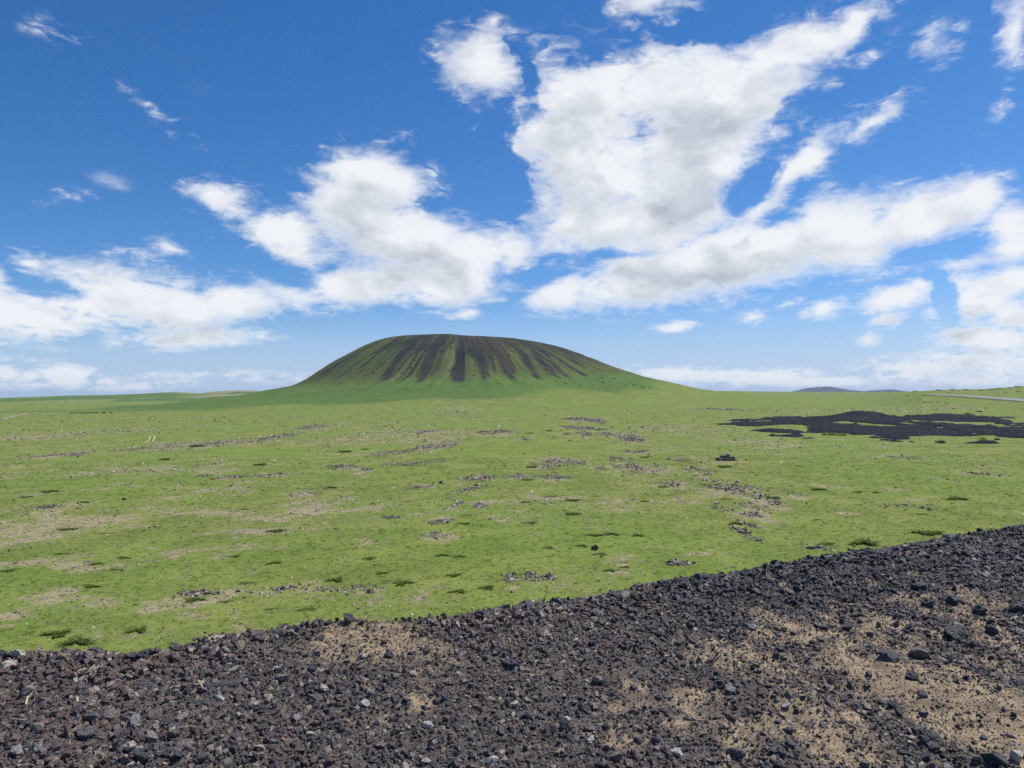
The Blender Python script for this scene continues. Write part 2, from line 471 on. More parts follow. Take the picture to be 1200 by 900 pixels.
# ------------------------------------------------------------------ outcrops (photo spot, width px, label, ...)
#  px, py, width px, depth px, tilt (px rise over the width), darkness 0..1, density
OUT = [
 (240, 520.5, 108, 7, 9, .35, 1.3, 'longest brown rock ridge on the left plain, just right of the pale wheel ruts'),
 (66, 534, 38, 4, 2, .45, 1, 'low grey rock outcrop on the far left plain, left of the wheel ruts'),
 (368, 500, 28, 3, 1, .5, .9, 'small dark outcrop in the grass below the green left foot of the cone'),
 (331, 510.5, 27, 4, 1, .35, .8, 'loose grey rock patch beyond the right end of the long rock ridge'),
 (274, 559, 30, 4, 3, .4, 1, 'brown double rock strip on the left plain below the long ridge'),
 (317, 556, 30, 2.5, 1.5, .75, 1.1, 'dark narrow outcrop right of the brown double strip'),
 (241, 545, 22, 2, 1, .4, .7, 'faint thin row of stones in the grass below the middle of the long ridge'),
 (238, 557.5, 14, 2, 0, .6, .9, 'tiny grey outcrop left of the brown double strip'),
 (404, 546.5, 42, 3, -2, .55, 1.1, 'dark flat outcrop left of the large central ridge'),
 (430, 550.5, 16, 2.5, -1, .5, .9, 'short outcrop at the right end of the dark flat outcrop left of centre'),
 (461, 530, 44, 5, 5, .5, 1.1, 'left grey half of the large central rock ridge'),
 (513, 522.5, 42, 7, 3, .35, 1.3, 'right brown half of the large central rock ridge'),
 (484, 543, 66, 3.5, 1, .5, 1.1, 'long thin rock row just below the large central ridge'),
 (501, 505, 22, 3.5, 0, .45, .9, 'small rock heap above the large central ridge'),
 (581, 506, 40, 2.6, 1, .7, 1.2, 'dark hooked line of rocks right of the small heap above the central ridge'),
 (491, 571.5, 27, 4, 3, .55, 1.1, 'brown rock strip at the left end of the curved row in mid plain'),
 (562, 560.5, 36, 6, 2, .5, 1.2, 'grey heap at the bend of the curved rock row in mid plain'),
 (549, 573, 42, 6, 9, .5, 1.1, 'slanting lower arm of the curved rock row in mid plain'),
 (607, 559, 42, 4, 1, .35, 1.1, 'brown rock row joining the curved row to the dark long strip on its right'),
 (648, 559, 42, 3.6, -1.5, .65, 1.3, 'dark long rock strip in mid plain, right end of the curved row'),
 (653, 542, 62, 7, 4, .4, .6, 'wide sparse patch of rubble above the dark long strip in mid plain'),
 (685, 492, 42, 2.4, -2, .55, 1.1, 'far thin grey outcrop below the cone, upper one of a stack of three'),
 (681, 501.5, 42, 3, -4, .45, 1, 'far slanting outcrop below the cone, middle one of a stack of three'),
 (688, 508.5, 16, 3, -1, .6, 1.1, 'small dark outcrop, lowest of the stack of three below the cone'),
 (665, 508.5, 13, 1.6, 0, .7, .9, 'tiny dark outcrop left of the lowest of the stack of three'),
 (725, 510, 40, 3.6, -4, .5, 1.1, 'grey outcrop between the stack of three and the blackish outcrop'),
 (741, 515.5, 27, 3.6, 0, .8, 1.3, 'blackish outcrop right of centre on the plain, darkest of its surroundings'),
 (616, 514.5, 13, 2.6, -1, .8, 1, 'tiny blackish outcrop alone between the central ridge and the stack of three'),
 (743, 529, 36, 3, 1, .45, .8, 'pale sparse row below the blackish outcrop'),
 (728, 538.5, 28, 3.6, 1, .5, 1.1, 'compact grey outcrop below the pale sparse row right of centre'),
 (750, 548, 54, 7, 0, .5, .8, 'broad grey outcrop right of centre with thin rubble around it'),
 (702, 549, 13, 2.6, 0, .8, 1.1, 'small black rock heap left of the broad grey outcrop'),
 (793, 538, 25, 3, 0, .5, .9, 'small outcrop above and right of the broad grey outcrop'),
 (785, 567, 34, 5, 0, .25, .8, 'pale tan rubble strip below the broad grey outcrop'),
 (643, 587, 44, 8, 6, .2, .6, 'tan slanting rubble patch low in the centre of the plain'),
 (820, 552, 26, 6, -1, .4, 1, 'uppermost clump of the winding rock chain on the right'),
 (834, 563, 26, 4, -2, .25, .7, 'thin pale link below the uppermost clump of the winding rock chain'),
 (850, 571.5, 38, 8, -3, .55, 1.2, 'largest dark clump of the winding rock chain on the right'),
 (882, 572, 26, 6, -1, .4, 1, 'brown clump right of the largest clump of the winding chain'),
 (887, 581, 26, 4, -1, .35, 1, 'flat clump at the elbow of the winding chain'),
 (906, 588, 17, 5, 2, .55, 1.2, 'rightmost grey clump of the winding rock chain'),
 (884, 594, 24, 7, 0, .35, .9, 'pale clump below the elbow of the winding chain'),
 (882, 604, 26, 4, 1, .3, .7, 'thin tan clump in the lower part of the winding chain'),
 (875, 614, 16, 5, -3, .7, 1.3, 'dark clump with a green tuft at its left, low in the winding chain'),
 (867, 622, 14, 6, -1, .6, 1, 'second lowest clump of the winding chain'),
 (880, 631, 16, 6, -3, .55, .9, 'lowest clump of the winding rock chain'),
 (848, 597, 22, 4, -3, .3, .7, 'small pale clump left of the winding chain'),
 (925, 577, 28, 5, -2, .4, .6, 'scattered stones right of the winding chain'),
 (1064, 594, 56, 4.5, 1, .5, .9, 'long grey outcrop alone on the right plain above the gravel crest'),
 (1060, 536, 27, 2.5, 0, .6, .9, 'thin dark outcrop below the right half of the black lava field'),
 (1152, 556, 22, 4, -2, .5, .7, 'small outcrop near the right edge, below the lava field'),
 (235, 695, 48, 6, 1, .45, 1.1, 'left part of the long rock line nearest the gravel bank'),
 (344, 689.5, 92, 4, 0, .55, 1.2, 'thin dark middle part of the long rock line nearest the gravel bank'),
 (418, 689, 60, 7, 1, .4, .9, 'right brown end of the long rock line nearest the gravel bank'),
 (598, 678, 17, 7, 0, .45, 1.5, 'knot of flat grey rocks close above the gravel crest in the middle'),
 (625, 678, 22, 7, 0, .3, 1.1, 'pair of pale rocks right of the knot of flat grey rocks'),
 (643, 677, 14, 4, 0, .5, .9, 'few dark stones right of the pale pair above the gravel crest'),
 (795, 661, 26, 5, 1, .6, 1, 'dark stones just above the gravel crest right of the middle'),
 (958, 643, 44, 6, 2, .6, .7, 'thin stones scattered just above the gravel crest on the right'),
 (55, 594, 24, 3, 0, .7, 1, 'thin dark outcrop on the left plain beside pale soil'),
 (563, 592, 16, 5, 0, .5, 1, 'small compact outcrop below the slanting lower arm'),
 (536, 591, 14, 4, 1, .2, 1, 'small pinkish pale outcrop below the slanting lower arm'),
 (510, 627, 32, 6, -1, .25, .9, 'pale rubble alone at the centre left of the near plain'),
 (518, 611, 30, 5, 5, .5, .6, 'slanting dark trickle of stones above the pale rubble'),
 (459, 606.5, 22, 2, -1, .8, 1, 'short dark line of rocks in bright grass left of centre'),
 (363, 577, 34, 7, 4, .4, .8, 'brown rubble on a pale streak left of centre'),
 (552, 478, 34, 4, 0, .4, .8, 'far grey rubble right under the cone, left one of the far line'),
 (647, 471, 24, 2.4, 0, .6, 1, 'far outcrop right under the cone, dark one of the far line'),
 (712, 470, 34, 2, 0, .45, .9, 'far outcrop under the right slope of the cone'),
 (768, 475.5, 32, 3.6, -3, .5, 1, 'far brown outcrop farthest right under the right slope of the cone'),
 (811, 473, 22, 2.5, 0, .3, .8, 'far pale rubble below the long right skirt of the cone'),
 (843, 479.5, 26, 1.6, 0, .6, .9, 'thin far dark outcrop left of the black lava field'),
]

# ------------------------------------------------------------------ dry ground of the plain
DRY = [(60, 612, 110, 16, .75), (20, 634, 60, 12, .7), (70, 596, 90, 9, .55), (45, 657, 75, 5, .8), (110, 656, 95, 5, .7), (180, 652, 60, 4, .6), (245, 650, 50, 4, .65), (70, 698, 80, 9, .7), (22, 716, 38, 9, .95),
       (150, 703, 110, 5, .6), (70, 690, 40, 7, .7), (245, 597, 60, 6, .65), (300, 624, 75, 7, .6), (350, 603, 60, 8, .55), (380, 588, 50, 8, .6), (10, 735, 20, 6, .5), (200, 592, 60, 5, .5), (250, 575, 60, 5, .5),
       (130, 553, 40, 5, .5), (200, 552, 60, 6, .5), (150, 570, 60, 5, .45), (60, 545, 60, 6, .35), (30, 513, 60, 2, .6), (220, 556, 70, 5, .5), (120, 735, 40, 8, .4), (210, 735, 60, 9, .45), (260, 712, 40, 8, .4),
       (340, 690, 190, 6, .55), (430, 700, 120, 8, .35), (680, 685, 110, 14, .4), (730, 660, 60, 10, .45), (700, 672, 60, 6, .45), (640, 586, 50, 8, .6), (700, 590, 90, 12, .4), (760, 555, 80, 12, .4), (650, 544, 50, 7, .5), (790, 575, 60, 12, .35),
       (855, 575, 60, 12, .5), (885, 590, 34, 10, .7), (880, 605, 26, 12, .55), (1020, 606, 24, 3, .85), (1045, 572, 24, 5, .5), (950, 565, 50, 6, .3), (860, 665, 50, 7, .45), (810, 660, 40, 8, .45), (810, 643, 24, 5, .6), (835, 655, 20, 4, .5),
       (510, 512, 60, 7, .45), (440, 510, 50, 8, .45), (560, 478, 50, 2, .3), (700, 475, 90, 2, .25), (800, 478, 60, 3, .25), (890, 520, 50, 8, .5), (840, 540, 36, 8, .5), (790, 500, 40, 5, .35), (100, 507, 80, 2, .35), (560, 600, 60, 10, .3),
       (20, 556, 40, 5, .5), (30, 580, 40, 5, .45), (1185, 600, 30, 4, .4), (420, 598, 30, 4, .55), (440, 634, 40, 3, .45), (1110, 562, 24, 3, .5), (770, 503, 30, 5, .35), (1000, 480, 50, 4, .35), (1130, 480, 40, 4, .3), (1090, 475, 30, 3, .4)]
FARDRY = [(20, 470, 25, .8, .9), (95, 467, 45, .9, .8), (190, 466, 40, 1.2, .8), (275, 461, 36, 2.2, .85), (250, 463, 30, 1.0, .9), (170, 478, 30, 1.0, .7), (215, 470, 40, .8, .7), (20, 482, 14, 3.5, .6), (118, 464, 30, .8, .6)]


def blobs_to_world(L):
    A = np.array(L)
    c, _, _ = hit(A[:, 0], A[:, 1], fn=base_h)
    e, _, _ = hit(A[:, 0] + A[:, 2], A[:, 1], fn=base_h)
    lo, _, _ = hit(A[:, 0], A[:, 1] + A[:, 3], fn=base_h)
    rx = np.abs(e[:, 0] - c[:, 0]); ry = np.abs(lo[:, 1] - c[:, 1]) * 1.15
    return c[:, 0], c[:, 1], rx, ry, A[:, 4]


_OUTC, _, _ = hit([o[0] for o in OUT], [o[1] for o in OUT], fn=base_h)


def dry_at(x, y):
    s = np.zeros_like(x, float)
    d = np.hypot(x, y)
    k = 0.012 * d + .3
    wx = x + k * fbm(x / 6, y / 12, 201, 3) * 2; wy = y + k * fbm(x / 6, y / 12, 207, 3) * 6
    for L in (_DB, _FB):
        for cx, cy, rx, ry, a in zip(*L):
            q = ((wx - cx) / rx) ** 2 + ((wy - cy) / ry) ** 2
            near = q < 7
            s[near] = np.maximum(s[near], a * np.exp(-q[near] ** 1.0))
    for o, c in zip(OUT, _OUTC):
        rx = o[2] * .62 * c[1] / F_PX
        ry = max((o[3] + 1.2) * c[1] ** 2 / (F_PX * 12) * .75, .5)
        q = ((wx - c[0]) / rx) ** 2 + ((wy - c[1]) / ry) ** 2
        near = q < 7
        s[near] = np.maximum(s[near], (.66 - .3 * float(sstep(300, 600, c[1]))) * np.exp(-q[near]))
    s = s * 1.15 + 0.34 * fbm(x / 28, y / 28, 231, 4) + .12 + .10 * sstep(90, 170, d) + 0.10 * fbm(x / 7, y / 16, 237, 3)
    s = s * (1 - .6 * sstep(520, 760, d) * (1 - sstep(1100, 1300, y)) * (x < 400))
    far = sstep(1250, 1800, y) * (x < 150)
    s = s + .8 * far * np.clip(-.12 + 1.5 * fbm(x / 130, y / 300, 251, 3), 0, .9)
    bh = np.exp(-((x / np.maximum(y, 1) + .36) / .045) ** 2) * sstep(1500, 2000, y)
    s = s + bh * .7
    return s


_DB = blobs_to_world(DRY); _FB = blobs_to_world(FARDRY)

# ------------------------------------------------------------------ ground sheet
ang = np.concatenate([np.arange(-180, -46, 3.0), np.arange(-46, 46, .115), np.arange(46, 180, 3.0)])
ang = np.radians(ang)
rad = np.concatenate([[0.5, 6, 12], np.geomspace(18, 3200, 720), np.geomspace(3400, 16000, 24)])
A_, R_ = np.meshgrid(ang, rad, indexing='ij')
X = R_ * np.sin(A_); Y = R_ * np.cos(A_)
Z = base_h(X, Y)
vh = volc_h(X, Y)
Z = Z - 2.5 * sstep(8, 30, vh)
me = mesh_np('ground', np.stack([X, Y, Z], -1).reshape(-1, 3), grid_faces(len(ang), len(rad), True))
dr = np.zeros(X.size); xf = X.ravel(); yf = Y.ravel(); sel = (yf > 15) & (np.hypot(xf, yf) < 4000)
dr[sel] = dry_at(xf[sel], yf[sel])
attr(me, 'dry', dr)


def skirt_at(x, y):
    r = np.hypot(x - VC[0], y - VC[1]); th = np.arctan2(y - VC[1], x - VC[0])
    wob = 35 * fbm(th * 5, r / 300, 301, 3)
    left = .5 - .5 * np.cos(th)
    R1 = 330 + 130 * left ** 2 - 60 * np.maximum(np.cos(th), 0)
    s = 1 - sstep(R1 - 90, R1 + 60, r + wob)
    # a band of the same green running left from the foot
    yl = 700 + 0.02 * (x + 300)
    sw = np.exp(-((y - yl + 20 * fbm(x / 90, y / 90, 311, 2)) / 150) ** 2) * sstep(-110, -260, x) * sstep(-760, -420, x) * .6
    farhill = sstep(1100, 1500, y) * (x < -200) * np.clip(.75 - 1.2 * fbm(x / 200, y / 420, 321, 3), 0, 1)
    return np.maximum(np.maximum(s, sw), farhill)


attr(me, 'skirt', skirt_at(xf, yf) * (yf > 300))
new_obj('ground', me, M_LAND, kind='structure')

# ------------------------------------------------------------------ volcano
nth = 1500
th = np.linspace(-np.pi, np.pi, nth, endpoint=False)
rr = np.concatenate([np.linspace(0.5, 60, 24), np.linspace(61, 260, 230), np.linspace(262, 475, 90)])
T_, RR = np.meshgrid(th, rr, indexing='ij')
X = VC[0] + RR * np.cos(T_); Y = VC[1] + RR * np.sin(T_)
V = volc_h(X, Y)
Z = base_h(X, Y) + V - 1.2 * sstep(5, 1.2, V) + .06
me = mesh_np('volcano', np.stack([X, Y, Z], -1).reshape(-1, 3), grid_faces(nth, len(rr), True))
STR = [((452, 397), (400, 432), 5, .7), ((462, 399), (424, 434), 6.5, 1), ((483, 401), (447, 447), 9, 1), ((511, 405), (489, 451), 12, 1), ((522, 403), (505, 440), 6, .7), ((541, 403), (538, 452), 11, .95),
       ((564, 415), (569, 452), 9, .8), ((580, 408), (606, 450), 10, .95), ((590, 406), (600, 440), 5, .7), ((609, 411), (634, 448), 7.5, 1), ((623, 411), (658, 446), 9, .85), ((640, 418), (672, 446), 8, .7),
       ((646, 415), (694, 443), 8, .8), ((666, 420), (706, 440), 6, .5), ((440, 402), (372, 440), 5, .45), ((430, 404), (350, 448), 6, .3)]
thn = T_ + 0.020 * fbm(T_ * 9, RR / 40, 401, 3)
sc = np.zeros_like(RR)
for a, b_, w, s in STR:
    pa, _, oa = hit([a[0]], [a[1]], 500); pb, _, ob = hit([b_[0]], [b_[1]], 500)
    ta, ra = math.atan2(pa[0, 1] - VC[1], pa[0, 0] - VC[0]), math.hypot(*(pa[0, :2] - VC))
    tb, rb = math.atan2(pb[0, 1] - VC[1], pb[0, 0] - VC[0]), math.hypot(*(pb[0, :2] - VC))
    tc_ = ta + (tb - ta) * (RR - ra) / max(rb - ra, 8)
    tc_ = np.clip(tc_, min(ta, tb) - .15, max(ta, tb) + .15)
    wid = w * .88 / RR * (1 - .25 * sstep(ra, rb, RR))
    endf = 1 - sstep(rb - 8, rb + 14, RR + 14 * fbm(T_ * 40, RR / 60, 411, 2))
    sc = np.maximum(sc, s * np.exp(-((thn - tc_) / wid) ** 2) * (.85 + .35 * fbm(T_ * 60, RR / 30, 405, 3)) * endf)
edge_ = 160 + 26 * sstep(-1.9, -1.0, T_) - 22 * sstep(-2.0, -2.6, T_)
top = (1 - sstep(edge_ - 34, edge_ + 16, RR + 40 * fbm(T_ * 11, RR / 50, 421, 3))) * sstep(62, 80, RR) * (.66 + .55 * fbm(T_ * 26, RR / 25, 431, 4))
top = top * (1 - .55 * np.exp(-((T_ + 2.45) / .35) ** 2))
right_top = (1 - sstep(150, 215, RR + 20 * fbm(T_ * 9, RR / 60, 441, 3))) * sstep(-1.1, -.6, T_) * sstep(.9, .3, T_) * .5
back = (np.abs(T_ - 1.6) < 1.7) * (.35 + .4 * fbm(T_ * 22, RR / 90, 451, 3)) * (RR < 200)
sc = np.maximum.reduce([sc, top, right_top, back])
ribs = sstep(.12, .55, fbm(thn * 46, RR / 200, 463, 3)) * sstep(95, 125, RR) * (1 - sstep(185, 225, RR + 20 * fbm(T_ * 30, RR / 99, 465, 2)))
sc = np.maximum(sc, .68 * ribs)
sc = sc + .26 * fbm(T_ * 60, RR / 60, 461, 4) * (RR < 230) * (RR > 62)
attr(me, 'scoria', sc * (1 - sstep(215, 260, RR)))
ril = np.clip(fbm(thn * 70, RR / 220, 471, 3) * 1.5, 0, 1) * sstep(120, 165, RR) * (1 - sstep(205, 232, RR + 18 * fbm(T_ * 50, RR / 300, 475, 2)))
attr(me, 'rill', ril * sstep(-2.7, -2.3, T_) * .9)
attr(me, 'cone', 1 - sstep(190, 245, RR + 20 * fbm(T_ * 8, RR / 60, 481, 3)))
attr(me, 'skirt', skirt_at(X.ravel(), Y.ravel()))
attr(me, 'dry', dry_at(X.ravel(), Y.ravel()) * (RR.ravel() > 250))
new_obj('volcano', me, M_LAND, kind='structure')

# ------------------------------------------------------------------ far blue hills
HL = np.array([(880, 463), (925, 459.5), (938, 456.8), (948, 454.4), (958, 453), (972, 452.8), (980, 454.3), (992, 456.4), (1003, 457.6), (1013, 458.4), (1022, 457.2), (1034, 456.3), (1046, 456.6), (1056, 458), (1075, 459.5), (1110, 463)])
hx = ray(HL[:, 0], HL[:, 1]); sl = hx[:, 0] / hx[:, 1]; se = hx[:, 2] / hx[:, 1]
u = np.linspace(sl[0], sl[-1], 320); yv = np.linspace(7600, 9400, 60)
U, YV = np.meshgrid(u, yv, indexing='ij')
X = U * 8400; bumpy = np.exp(-((YV - 8400) / 420) ** 2)
Z = -60 + (12 + np.interp(U, sl, se) * 8400 + 60) * bumpy + 9 * fbm(X / 260, YV / 260, 501, 4) * bumpy
me = mesh_np('distant_hills', np.stack([X, YV, Z], -1).reshape(-1, 3), grid_faces(320, 60)[:, ::-1])
attr(me, 'cone', np.full(X.size, .8)); attr(me, 'scoria', (.62 + .3 * fbm(X / 300, YV / 300, 505, 3)).ravel())
new_obj('distant_hills', me, M_LAND, kind='structure')

# ------------------------------------------------------------------ black lava field
POLY = [(858, 497.5), (892, 491.5), (925, 489), (962, 489.5), (985, 490), (1003, 490.5), (1045, 491), (1062, 488.2), (1085, 487.2), (1108, 487), (1130, 488.5), (1160, 489.5), (1178, 494), (1200, 500), (1240, 503), (1290, 505),
        (1300, 513), (1240, 516), (1200, 514.5), (1162, 512), (1120, 511.5), (1092, 510), (1072, 514.5), (1052, 517), (1032, 516), (1005, 510.5), (962, 505.5), (936, 504), (940, 499), (918, 496.5), (885, 499.5)]
EXTRA = [(905, 505.5, 18, 1.6), (925, 511.5, 18, 1.6), (1160, 523, 30, 1.8), (1040, 516.5, 14, 2)]
HOLES = [(985, 495.8, 20, 2.0), (1030, 499, 24, 1.5), (1012, 496.5, 8, 1.2), (1105, 501.5, 12, 1.2), (1082, 498.5, 8, .8), (1048, 489.8, 10, 1.6), (1060, 496, 8, 1), (1135, 508.5, 16, 1), (1152, 503.5, 7, 1.6),
         (1185, 500.5, 40, 1.3), (960, 492, 20, .7), (935, 500, 16, 1.2), (1075, 506, 10, .8), (1130, 492, 12, .7), (1145, 498.5, 14, .7), (1170, 508.5, 10, .6)]
P2, _, _ = hit([p[0] for p in POLY], [p[1] for p in POLY], fn=base_h)
P2 = P2[:, :2]
x0, x1, y0, y1 = P2[:, 0].min() - 12, P2[:, 0].max() + 12, P2[:, 1].min() - 15, P2[:, 1].max() + 15
gx = np.arange(x0, x1, .55); gy = np.arange(y0, y1, .7)
X, Y = np.meshgrid(gx, gy, indexing='ij')
inside = np.zeros(X.shape, bool); dist = np.full(X.shape, 1e9)
for i in range(len(P2)):
    a, b_ = P2[i], P2[(i + 1) % len(P2)]
    c = (a[1] > Y) != (b_[1] > Y)
    with np.errstate(divide='ignore', invalid='ignore'):
        inside ^= c & (X < (b_[0] - a[0]) * (Y - a[1]) / (b_[1] - a[1]) + a[0])
    ab = b_ - a; t = np.clip(((X - a[0]) * ab[0] + (Y - a[1]) * ab[1]) / (ab @ ab), 0, 1)
    dist = np.minimum(dist, np.hypot(X - a[0] - t * ab[0], Y - a[1] - t * ab[1]))
sd = np.where(inside, dist, -dist)


def ell(L, px=0):
    out = []
    for ex, ey, ew, eh in L:
        c, _, _ = hit([ex], [ey], fn=base_h); e, _, _ = hit([ex + ew], [ey], fn=base_h); lo, _, _ = hit([ex], [ey + eh], fn=base_h)
        rx = abs(e[0, 0] - c[0, 0]); ry = abs(c[0, 1] - lo[0, 1])
        out.append((1 - np.hypot((X - c[0, 0]) / rx, (Y - c[0, 1]) / ry)) * ry)
    return out


for e in ell(EXTRA): sd = np.maximum(sd, e)
sdn = sd + 1.5 + 11 * fbm(X / 22, Y / 16, 601, 4) + 7 * fbm(X / 7, Y / 5, 605, 4)
for e in ell(HOLES): sdn = np.minimum(sdn, -1.6 * e + 2.2 * fbm(X / 5, Y / 5, 609, 3))
veg = fbm(X / 34, Y / 20, 631, 4)
sdn = np.minimum(sdn, (.24 - veg) * 45)
lh = np.clip(sdn * .22, -.9, .55) + .45 * fbm(X / 2.2, Y / 2.2, 611, 3) * (sdn > -2) + .35 * fbm(X / 9, Y / 9, 615, 3)
cm, _, _ = hit([1015, 1108, 985], [491.5, 489.5, 503], fn=base_h)
for c, sx, sy, hh in zip(cm, (12, 8, 9), (9, 7, 6), (3.4, 1.5, .7)):
    g = np.exp(-((X - c[0]) / sx) ** 2 - ((Y - c[1]) / sy) ** 2) ** .8
    lh = np.maximum(lh, lh + hh * g)
Z = base_h(X, Y) + lh
me = mesh_np('lava_field', np.stack([X, Y, Z], -1).reshape(-1, 3), grid_faces(len(gx), len(gy))[:, ::-1])
new_obj('lava_field', me, M_LAVA, kind='structure')


# ------------------------------------------------------------------ road, path and wheel ruts
def strip(name, P, width, mat, lift, skirt=0.0, kind='structure'):
    P = np.asarray(P)
    # resample
    seg = np.concatenate([[0], np.cumsum(np.hypot(*(P[1:] - P[:-1]).T))])
    n = max(int(seg[-1] / (1.5 if width < 5 else 4)), 8)
    s = np.linspace(0, seg[-1], n)
    Q = np.stack([np.interp(s, seg, P[:, 0]), np.interp(s, seg, P[:, 1])], -1)
    k = max(int(n / 14), 1)
    if len(P) > 3:
        ker = np.ones(2 * k + 1) / (2 * k + 1)
        Qp = np.pad(Q, ((k, k), (0, 0)), mode='edge')
        Q = np.stack([np.convolve(Qp[:, i], ker, 'valid') for i in (0, 1)], -1)
    T = np.gradient(Q, axis=0); T /= np.linalg.norm(T, axis=1, keepdims=True) + 1e-9
    N = np.stack([-T[:, 1], T[:, 0]], -1)
    if skirt:
        offs = [(-.5 * width - skirt * 2.2, -1.2), (-.5 * width - .8, skirt), (-.5 * width, skirt + .02), (.5 * width, skirt + .02), (.5 * width + .8, skirt), (.5 * width + skirt * 2.2, -1.2)]
    else:
        offs = [(a * width, lift) for a in (-.5, -.25, 0, .25, .5)]
    V = []
    zc = base_h(Q[:, 0], Q[:, 1])
    if skirt:
        zc = np.convolve(np.pad(zc, 6, mode='edge'), np.ones(13) / 13, 'valid')
    for o, dz in offs:
        p = Q + N * o
        z = zc + dz if skirt else base_h(p[:, 0], p[:, 1]) + dz
        V.append(np.stack([p[:, 0], p[:, 1], z], -1))
    V = np.stack(V, 1)
    me = mesh_np(name, V.reshape(-1, 3), grid_faces(n, len(offs)))
    o = new_obj(name, me, mat, kind=kind)
    if skirt:
        me.materials.append(M_EDGE)
        mi = np.zeros((n - 1, len(offs) - 1), np.int32); mi[:, [0, 1, 3, 4]] = 1
        me.polygons.foreach_set('material_index', mi.ravel())
    return o


rp, _, _ = hit([1235, 1200, 1170, 1140, 1110, 1085], [473.6, 470.2, 467.8, 465.8, 464, 462.8], fn=base_h)
rp = rp[:, :2]
rp = np.vstack([rp[0] + (rp[0] - rp[1]) * 6, rp])
strip('road', rp, 14, M_ROAD, .1, skirt=.9)
pp, _, _ = hit([-60, -20, 0, 20, 43, 67, 85], [497, 494, 491.7, 486.8, 483.6, 482.6, 482.4], fn=base_h)
strip('path', pp[:, :2], 2.6, M_PATH, .12)
pp, _, _ = hit([90, 97, 110, 125, 136], [492, 494, 495, 496, 496.6], fn=base_h)
strip('path', pp[:, :2], 1.0, M_PATH, .10)
for L in ([(169.5, 519.5), (173, 517.5), (175.5, 514.5), (176.3, 511)], [(178.5, 518), (180.5, 515), (181.6, 511)], [(148.5, 526), (153.5, 524.2)], [(155, 525.6), (161, 522.6)]):
    pp, _, _ = hit([a[0] for a in L], [a[1] for a in L], fn=base_h)
    strip('wheel_rut', pp[:, :2], .34, M_TRACK, .12)

# ------------------------------------------------------------------ the gravel bank
gx = np.concatenate([np.linspace(-40, -5, 60)[:-1], np.arange(-5, 9, .022), np.linspace(9, 45, 60)[1:]])
gt = np.concatenate([np.linspace(-21, -1, 50)[:-1], np.arange(-1, 3.6, .022), np.linspace(3.6, 30, 40)[1:]])
GX, GT = np.meshgrid(gx, gt, indexing='ij')
GY = crest_y(GX) - GT / .91
Z = bank_h(GX, GY)
me = mesh_np('gravel_bank', np.stack([GX, GY, Z], -1).reshape(-1, 3), grid_faces(len(gx), len(gt)))
attr(me, 'sand', sandiness(GX.ravel(), GY.ravel()))
new_obj('gravel_bank', me, M_BANK, kind='structure')


# ------------------------------------------------------------------ rocks
def hull_rock(seed, n=16, flat=.75, sub=0, rough=0.0):
    r = np.random.default_rng(seed)
    p = r.normal(size=(n, 3)); p /= np.linalg.norm(p, axis=1, keepdims=True)
    p *= r.uniform(.82, 1.0, (n, 1)); p *= [1, r.uniform(.65, .95), flat * r.uniform(.75, 1.05)]
    bm = bmesh.new()
    for q in p: bm.verts.new(q)
    res = bmesh.ops.convex_hull(bm, input=bm.verts)
    bmesh.ops.delete(bm, geom=[v for v in bm.verts if not v.link_faces], context='VERTS')
    if sub:
        bmesh.ops.subdivide_edges(bm, edges=bm.edges[:], cuts=sub, use_grid_fill=True)
        bmesh.ops.triangulate(bm, faces=bm.faces[:])
        from mathutils import noise as mn
        for v in bm.verts:
            c = v.co.copy()
            d = mn.noise(c * 2.2 + Vector((seed, 0, 0))) * .7 + mn.noise(c * 5 + Vector((0, seed, 0))) * .45 + mn.noise(c * 11) * .22
            v.co += c.normalized() * d * rough
    bmesh.ops.triangulate(bm, faces=bm.faces[:])
    V = np.array([v.co[:] for v in bm.verts]); bm.verts.index_update()
    Fc = np.array([[v.index for v in f.verts] for f in bm.faces])
    bm.free()
    return V, Fc


def rot_mats(eul):
    cx, cy, cz = np.cos(eul).T; sx, sy, sz = np.sin(eul).T
    Rm = np.empty((len(eul), 3, 3))
    Rm[:, 0, 0] = cy * cz; Rm[:, 0, 1] = sx * sy * cz - cx * sz; Rm[:, 0, 2] = cx * sy * cz + sx * sz
    Rm[:, 1, 0] = cy * sz; Rm[:, 1, 1] = sx * sy * sz + cx * cz; Rm[:, 1, 2] = cx * sy * sz - sx * cz
    Rm[:, 2, 0] = -sy; Rm[:, 2, 1] = sx * cy; Rm[:, 2, 2] = cx * cy
    return Rm


def scatter_mesh(name, variants, pos, scl, eul, tone, smooth=False, r=rng):
    """many small copies joined into one mesh"""
    pick = r.integers(0, len(variants), len(pos)); Rm = rot_mats(eul)
    Vs, Fs, Ts, off = [], [], [], 0
    for k, (V, Fc) in enumerate(variants):
        idx = np.where(pick == k)[0]
        if not len(idx): continue
        W = np.einsum('nij,nvj->nvi', Rm[idx], V[None] * scl[idx][:, None, :]) + pos[idx][:, None, :]
        Vs.append(W.reshape(-1, 3))
        Fs.append((Fc[None] + (off + np.arange(len(idx)) * len(V))[:, None, None]).reshape(-1, 3))
        Ts.append(np.repeat(tone[idx], len(V))); off += len(idx) * len(V)
    me = mesh_np(name, np.vstack(Vs), np.vstack(Fs), smooth)
    attr(me, 'tone', np.concatenate(Ts))
    return me


SMALL = [hull_rock(i, 11, .7) for i in range(14)]


def rnd_eul(n, tilt=.5):
    return np.stack([rng.normal(0, tilt, n), rng.normal(0, tilt, n), rng.uniform(0, 6.28, n)], -1)


